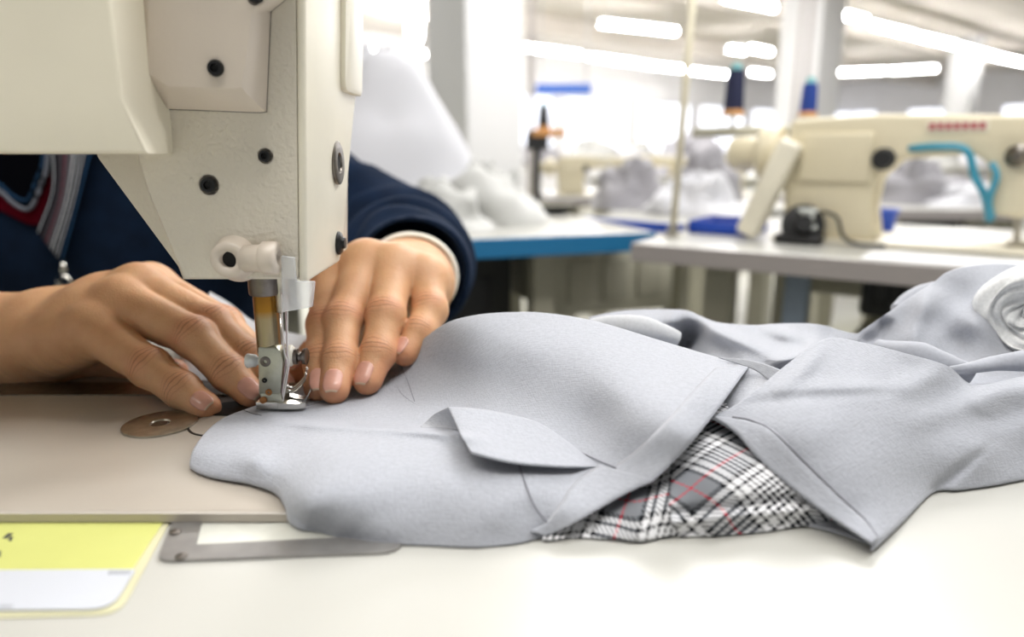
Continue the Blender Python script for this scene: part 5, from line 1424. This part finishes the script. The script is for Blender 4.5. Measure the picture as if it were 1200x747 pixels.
# white sheet of paper on its bed side
ps = thing('white_sheet', 'white paper sheets lying on the grey-edged table under the cream machine arm', 'paper', on(RG, P0.x+.16, .06, TZ))
put_in(RG, 'sheet', (P0.x+.065, .006, TZ+.0002), (P0.x+.42, .074, TZ+.002), mat('paper_white', (.86, .86, .87, 1), .6), ps, .0005)
put_in(RG, 'sheet', (P0.x+.09, .02, TZ+.002), (P0.x+.40, .066, TZ+.003), mat('paper_cool', (.84, .84, .88, 1), .6), ps, .0003)

# thread stand with two cones, and the tall cream pole
ts = thing('thread_stand', 'cream thread stand bar behind the cream machine, holding two blue thread cones', 'thread stand', on(RG, P0.x-.02, .30, TZ))
q0, q1 = at_y(858, 150, .76), at_y(950, 148, .76)
bm = bmesh.new(); a_tube(bm, [at_y(812, 156, .76), at_y(1000, 150, .76)], .0075, 10); bm_obj('cross_bar', bm, M['beige_panel'], ts, smooth=True)
bm = bmesh.new(); a_box(bm, tuple(at_y(900, 158, .76)-Vector((.006, .006, 0))), tuple(at_y(905, 150, .76)), 0); bm.free()
f = at_y(1000, 150, .76); bm = bmesh.new(); a_tube(bm, [Vector((f.x-.01, f.y, TZ)), Vector((f.x-.01, f.y, f.z))], .007, 10); bm_obj('upright', bm, M['beige_panel'], ts, smooth=True)
for pxs, pyb in ((859, 135), (947, 137)):
    p = at_y(pxs, pyb, .76); bm = bmesh.new(); a_lathe(bm, Vector((p.x, p.y, at_y(pxs, 152, .76).z)), (0, 0, 1), [(0, .003), (p.z-at_y(pxs, 152, .76).z-.002, .003), (p.z-at_y(pxs, 152, .76).z-.0015, .017), (p.z-at_y(pxs, 152, .76).z, .017)], 20)
    bm_obj('cone_holder', bm, M['beige_panel'], ts, angle=40)
def cone(label, px_, pyt, pyb, y, rb, rt, m, tip, lean=0):
    b, tp = at_y(px_, pyb, y), at_y(px_+lean, pyt, y); h = (tp-b).length
    t = thing('thread_cone', label, 'thread cone', b, 0, 'thread cones on the stand')
    def l_(nm, pr, mm):
        bm = bmesh.new(); a_lathe(bm, b, (tp-b), pr, 26); bm_obj(nm, bm, mm, t, angle=40)
    l_('cone_core', [(0, rb*1.12), (.006, rb*1.12), (.010, rb*.9), (h-.004, rt*.5), (h-.004, 0)], tip)
    l_('cone_tip', [(h-.002, rt*.76), (h+.008, rt*.5), (h+.009, rt*.3)], M['cone_tip'])
    l_('thread', [(.008, rb), (.011, rb*1.02), (h-.004, rt), (h, rt*.9)], m)
    return t
cone('navy thread cone on the stand between the cream pole and the second column', 859, 82, 136, .76, .0136, .0119, M['navy_thread'], M['cone_base'], 4)
cone('royal blue thread cone on the stand in front of the second column', 946, 98, 138, .76, .0112, .0101, M['blue_thread'], M['cone_base'], 4)
pp = thing('thread_pole', 'thin cream pole rising from the near corner of the grey-edged table', 'pole', at_z(788, 277, TZ))
b0_ = at_z(788, 277, TZ); t0_ = at_y(817, -60, b0_.y)
bm = bmesh.new(); a_tube(bm, [b0_, t0_], .0048, 12); bm_obj('rod', bm, mat('ivory_rod', (.72, .66, .50, 1), .5), pp, smooth=True)
bm = bmesh.new(); a_lathe(bm, b0_, (0, 0, 1), [(0, .012), (.003, .012), (.004, .008), (.012, .0075)], 20); bm_obj('foot_collar', bm, M['steel'], pp, angle=40)
bm = bmesh.new(); a_tube(bm, [t0_+Vector((-.06, 0, 0)), t0_+Vector((.12, .02, 0))], .0035, 8); bm_obj('guide_arm', bm, M['steel'], pp, smooth=True)

# sea-blue table with the white heap
tB, RB, LB = edge_table('work_table', 'white-topped table with a sea-blue edge, heaped with white garments', (560, 280), (768, 272), 0.0, .62, M['table'], M['blue_edge'], thick=.026,
   legs=[(.115, .07, .034, 0, 'beige_leg'), (.215, .50, .03, 0, 'beige_leg'), (-.25, .08, .04, 0, 'beige_leg'), (.10, .54, .04, 0, 'beige_leg')], overhang_l=.36)
def heap(name, label, ctr, rx, ry, h, m, seed, rz=0, top=.25, folds=.2, sharp=1.25, group=None, cat='garments', lean=(0, 0)):
    n, k = 40, 96; P = np.zeros((n, k+1, 3)); nz = smooth_noise((n, k+1), (7, 13), 1, seed); nz2 = smooth_noise((n, k+1), (16, 30), 1, seed+9)
    for q in (nz, nz2): q[:, -14:] = q[:, -14:]*np.linspace(1, 0, 14)+q[:, :1]*np.linspace(0, 1, 14)
    for i in range(n):
        r = i/(n-1); pz = (1-max(0, (r-top)/(1-top))**sharp) if r > top else 1+.04*(1-r/top)
        pz = max(0, pz)
        for j in range(k+1):
            a = 2*PI*j/k; w_ = 1+folds*.35*nz[i, j]*min(1, r*2)
            z_ = h*pz*(1+folds*.30*nz[i, j]*min(1, r*2.5)+folds*.16*nz2[i, j])*(1 if i < n-1 else 0)
            P[i, j] = (rx*r*math.cos(a)*w_+lean[0]*pz, ry*r*math.sin(a)*w_+lean[1]*pz, max(0.0006, z_))
    c_, s_ = math.cos(rz), math.sin(rz)
    Wd = np.stack([P[..., 0]*c_-P[..., 1]*s_+ctr[0], P[..., 0]*s_+P[..., 1]*c_+ctr[1], P[..., 2]+ctr[2]], -1)
    o = grid_obj(name, Wd, m, None, thick=0); tag(o, label, cat, group); return o
def hz(px_, py_): return at_z(px_, py_, TZ)
heap('white_garment_heap', 'tall heap of white garments on the sea-blue table beside the big column', at_z(440, 256, TZ), .215, .16, .262, M['white_cloth'], 31, .3, .38, .3, 1.1)
heap('folded_garment', 'low crumpled off-white garments at the foot of the tall white heap', at_z(566, 258, TZ), .105, .10, .080, M['off_cloth'], 35, .2, .5, .9, 1.6)
heap('folded_garment', 'small crumpled off-white garment beside the navy sleeve on the sea-blue table', at_z(515, 268, TZ), .09, .06, .060, M['off_cloth'], 38, .2, .4, 1.0, 1.5)
under_unit('plain_box', 'dark grey box added for the shade under the sea-blue table', 'box', RB, -.20, .095, .14, .44, TZ-.25, TZ-.032, mat('shade_box', (.035, .036, .034, 1), .7), M['motor'])  # dark block added so the space under this table reads as shaded
under_unit('plain_box', 'grey-blue storage box low under the sea-blue table beside the sleeve', 'box', RB, -.22, .08, .10, .34, TZ-.44, TZ-.27, mat('blue_grey_box', (.055, .075, .10, 1), .7), M['motor'])
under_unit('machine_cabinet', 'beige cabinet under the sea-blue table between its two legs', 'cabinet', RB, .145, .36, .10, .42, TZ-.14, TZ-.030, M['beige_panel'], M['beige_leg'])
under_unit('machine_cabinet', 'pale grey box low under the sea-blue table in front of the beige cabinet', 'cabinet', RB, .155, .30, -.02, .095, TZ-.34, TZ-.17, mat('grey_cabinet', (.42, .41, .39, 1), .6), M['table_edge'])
# royal-blue table
tR, RR, LR = edge_table('work_table', 'table with a royal blue edge behind the grey-edged table', (686, 254.5), (800, 262.5), 0, .62, M['table'], M['royal_edge'], thick=.016, legs=[(.03, .3, .04, 0, 'beige_leg'), (.13, .5, .04, 0, 'beige_leg')])
heap('garment_pile', 'grey garment pile on the royal blue table beside the off-white garments', at_z(738, 243, TZ), .085, .09, .082, M['dull_cloth'], 41, .1, .4, .9, 1.5, cat='garments')
heap('garment_pile', 'white garment pile on the royal blue table behind the cream pole', at_z(815, 251, TZ), .085, .08, .068, M['white_cloth'], 44, .3, .4, .6, 1.5, cat='garments')
heap('garment_pile', 'mottled grey garment pile beside the handwheel of the cream machine', at_z(828, 238, TZ), .085, .06, .095, M['dull_cloth'], 47, .3, .4, .9, 1.5, cat='garments')
# third machine row
tF, RF, LF = edge_table('sewing_table', 'pale sewing table seen under the arm of the cream machine with red print', (1036, 246), (1192, 246), .3, .5, M['table'], M['table_edge'], thick=.02, legs=[(.04, .06, .04, 0, 'beige_leg'), (.24, .1, .05, 0, 'beige_leg'), (.5, .4, .05, 0, 'beige_leg')])
heap('garment_pile', 'grey and white garment pile seen under the arm of the cream machine with red print', at_z(1075, 238, TZ), .115, .09, .085, M['dull_cloth'], 51, .1, .35, .8, 1.4, cat='garments')
heap('garment_pile', 'white garment spread flat beneath the cyan hoses of the cream machine', at_z(1135, 240, TZ), .13, .07, .045, M['white_cloth'], 54, .1, .35, .6, 1.4, cat='garments')
under_unit('machine_motor', 'dark motor under the pale sewing table beyond the cream machine arm', 'motor', RF, .10, .20, .07, .18, TZ-.10, TZ-.022, M['motor'], M['black_steel'])
under_unit('control_box', 'beige control box under the pale sewing table beyond the cream machine arm', 'control box', RF, .02, .34, .2, .34, TZ-.16, TZ-.022, M['beige_panel'], M['beige_leg'])
bn = thing('tub', 'small royal blue tub on the grey-edged table beside the cream machine pillar', 'tub', at_z(1032, 274, TZ))
c_ = at_z(1032, 274, TZ); bm = bmesh.new(); a_lathe(bm, c_, (0, 0, 1), [(0, 0), (0, .0145), (.030, .0185), (.032, .020), (.035, .020), (.035, .0175), (.004, .013), (.004, 0)], 24, cap=False); bm_obj('shell', bm, mat('blue_plastic', (.012, .07, .50, 1), .35), bn, angle=40)
bm = bmesh.new(); a_lathe(bm, c_+Vector((0, 0, .031)), (0, 0, 1), [(0, .0195), (.001, .0215), (.003, .0215), (.004, .020)], 24, cap=False); bm_obj('rim', bm, M['royal_edge'], bn, angle=40)
# machines farther back
tH, RH, LH_ = edge_table('sewing_table', 'pale sewing table with the row of distant cream machines beyond the royal blue table', (640, 232), (900, 232), .04, .5, M['table'], M['table_edge'], thick=.02, legs=[(.06, .06, .05, 0, 'beige_leg'), (.5, .1, .05, 0, 'beige_leg'), (.9, .4, .05, 0, 'beige_leg')])
for px_, lab, fl in ((664, 'distant cream sewing machine right beside the big white column', 1), (752, 'distant cream sewing machine above the grey garment pile', 1), (838, 'distant cream sewing machine behind the navy thread cone', 1)):
    p = RH.inverted() @ at_z(px_, 226, TZ); sewing_machine(lab, RH, p.x, .12 if px_ != 752 else .37, .66, fl, False)
c_ = at_y(637, 152, 1.35)
cone('black thread cone with an orange foot standing by the big white column', 637, 124, 152, 1.35, .0130, .0095, M['motor'], M['cone_base'])
sb = thing('thread_stand', 'small dark thread stand with an orange tray by the big white column', 'thread stand', at_y(640, 158, 1.36))
bm = bmesh.new(); a_box(bm, tuple(at_y(624, 160, 1.33)), tuple(at_y(660, 152.5, 1.40)), .003); bm_obj('tray', bm, M['cone_base'], sb)
bm = bmesh.new(); f = at_y(630, 158, 1.36); a_tube(bm, [(f.x, f.y, TZ), (f.x, f.y, f.z)], .008, 10); bm_obj('upright', bm, M['motor'], sb, smooth=True)
bm = bmesh.new(); f = at_y(627, 165, 1.36); a_box(bm, (f.x-.02, f.y-.02, f.z-.02), (f.x+.03, f.y+.02, f.z+.02), .006); bm_obj('tension_block', bm, M['motor'], sb)
ov = thing('basket', 'dark oval basket on the white table top by the off-white garments', 'basket', at_z(650, 250, TZ))
c_ = at_z(650, 251, TZ); bm = bmesh.new(); a_lathe(bm, c_, (0, 0, 1), [(0, .018), (.004, .026), (.016, .034), (.018, .034), (.016, .030), (.005, .022), (.004, 0)], 28, cap=False); bm_obj('bowl', bm, M['motor'], ov, smooth=True)
bm = bmesh.new(); a_lathe(bm, c_+Vector((0, 0, .0165)), (0, 0, 1), [(0, .0335), (.0015, .0355), (.003, .0335), (.0015, .0315), (0, .0335)], 28, cap=False); bm_obj('rim', bm, M['beige_leg'], ov, smooth=True)
sg = thing('hanging_sign', 'long blue sign hanging below the lamp row beside the big white column', 'sign', at_y(662, 104, 6.0))
a_, b_ = at_y(628, 111, 6.0), at_y(693, 98, 6.0)
bm = bmesh.new(); a_box(bm, (a_.x, 5.98, a_.z), (b_.x, 6.02, b_.z), .004); bm_obj('board', bm, mat('sign_blue', (.06, .17, .62, 1), .5), sg)
for x_ in (a_.x+.04, b_.x-.04):
    bm = bmesh.new(); a_tube(bm, [(x_, 6.0, b_.z), (x_, 6.0, CEIL_Z)], .008, 6); bm_obj('hanger', bm, M['column'], sg, smooth=True)
# further rows, far away
k_ = 0
for (u, v, lab) in ((3.4, 2.0, 'distant work table with garments, nearest row beyond the royal blue table'), (6.0, 2.2, 'distant work table with garments beyond the second column foot'), (5.0, 5.0, 'distant work table far behind the row of distant machines'), (8.5, 3.0, 'distant work table far behind the cream machine arm'), (8.0, 7.0, 'most distant work table before the window wall')):
    c = hall(u, v, 0); t = thing('work_table', lab, 'table', (c.x, c.y, FLOOR_Z))
    m4 = Matrix.Translation((c.x, c.y, 0)) @ ROT
    def pb(nm, lo, hi, m, bev=.004):
        bm = bmesh.new(); a_box(bm, lo, hi, bev); bmesh.ops.transform(bm, matrix=m4, verts=bm.verts); bm_obj(nm, bm, m, t)
    pb('tabletop', (-1.1, -.4, TZ-.03), (1.1, .4, TZ), M['table']); pb('edge_band', (-1.1, -.41, TZ-.035), (1.1, -.4, TZ+.002), M['beige_leg'])
    for sx_ in (-1, 1):
        for sy_ in (-.3, .3): pb('leg', (sx_-.03, sy_-.03, FLOOR_Z), (sx_+.03, sy_+.03, TZ-.03), M['beige_leg'])
    pb('shelf', (-1.0, -.3, -.45), (1.0, .3, -.42), M['beige_panel'])
    for i in range(3):
        q = m4 @ Vector((-.7+.65*i, .0, TZ)); k_ += 1
        heap('garment_pile', ['first', 'second', 'third'][i]+' garment pile along the '+lab.replace('distant work table', 'far table').replace(' with garments', ''), q, .24, .2, .12+.05*((k_*7) % 3), M[('white_cloth', 'dull_cloth', 'off_cloth')[k_ % 3]], 60+k_, .4*k_, .4, .8, 1.4, 'garments on the far tables')

# royal blue tray at the far corner of the grey-edged table
ty = thing('tray', 'shallow royal blue tray on the grey-edged table behind the cream pole', 'tray', at_z(802, 275, TZ))
L_ = RG.inverted() @ at_z(772, 272, TZ); x0_, y0_ = .016, .15
for nm, lo, hi in (('bottom', (x0_, y0_, TZ+.0004), (x0_+.085, y0_+.10, TZ+.003)), ('wall', (x0_, y0_, TZ+.0004), (x0_+.085, y0_+.003, TZ+.018)), ('wall', (x0_, y0_+.097, TZ+.0004), (x0_+.085, y0_+.10, TZ+.018)),
                   ('wall', (x0_, y0_, TZ+.0004), (x0_+.003, y0_+.10, TZ+.018)), ('wall', (x0_+.082, y0_, TZ+.0004), (x0_+.085, y0_+.10, TZ+.018))):
    put_in(RG, nm, lo, hi, M['royal_edge'], ty, .0008)
bx0 = RF.inverted() @ at_z(1036, 244, TZ)
gb = thing('plain_box', 'flat grey plastic box standing on the pale sewing table seen under the cream machine arm', 'box', on(RF, bx0.x+.1, .30, TZ))
put_in(RF, 'body', (bx0.x-.01, .385, TZ), (bx0.x+.22, .49, TZ+.130), M['grey_plastic'], gb, .008); put_in(RF, 'lid', (bx0.x-.015, .38, TZ+.130), (bx0.x+.225, .495, TZ+.140), M['column'], gb, .004)
for i, (px_, d_) in enumerate(((926, 8.0), (937, 8.0), (622, 5.2))):
    p = at_y(px_, 178, d_-.285); bm = bmesh.new(); a_tube(bm, [Vector((p.x, p.y, FLOOR_Z)), Vector((p.x, p.y, CEIL_Z))], .022, 10)
    o = bm_obj('conduit_pipe', bm, M['table_edge'], smooth=True); o['kind'] = 'structure'
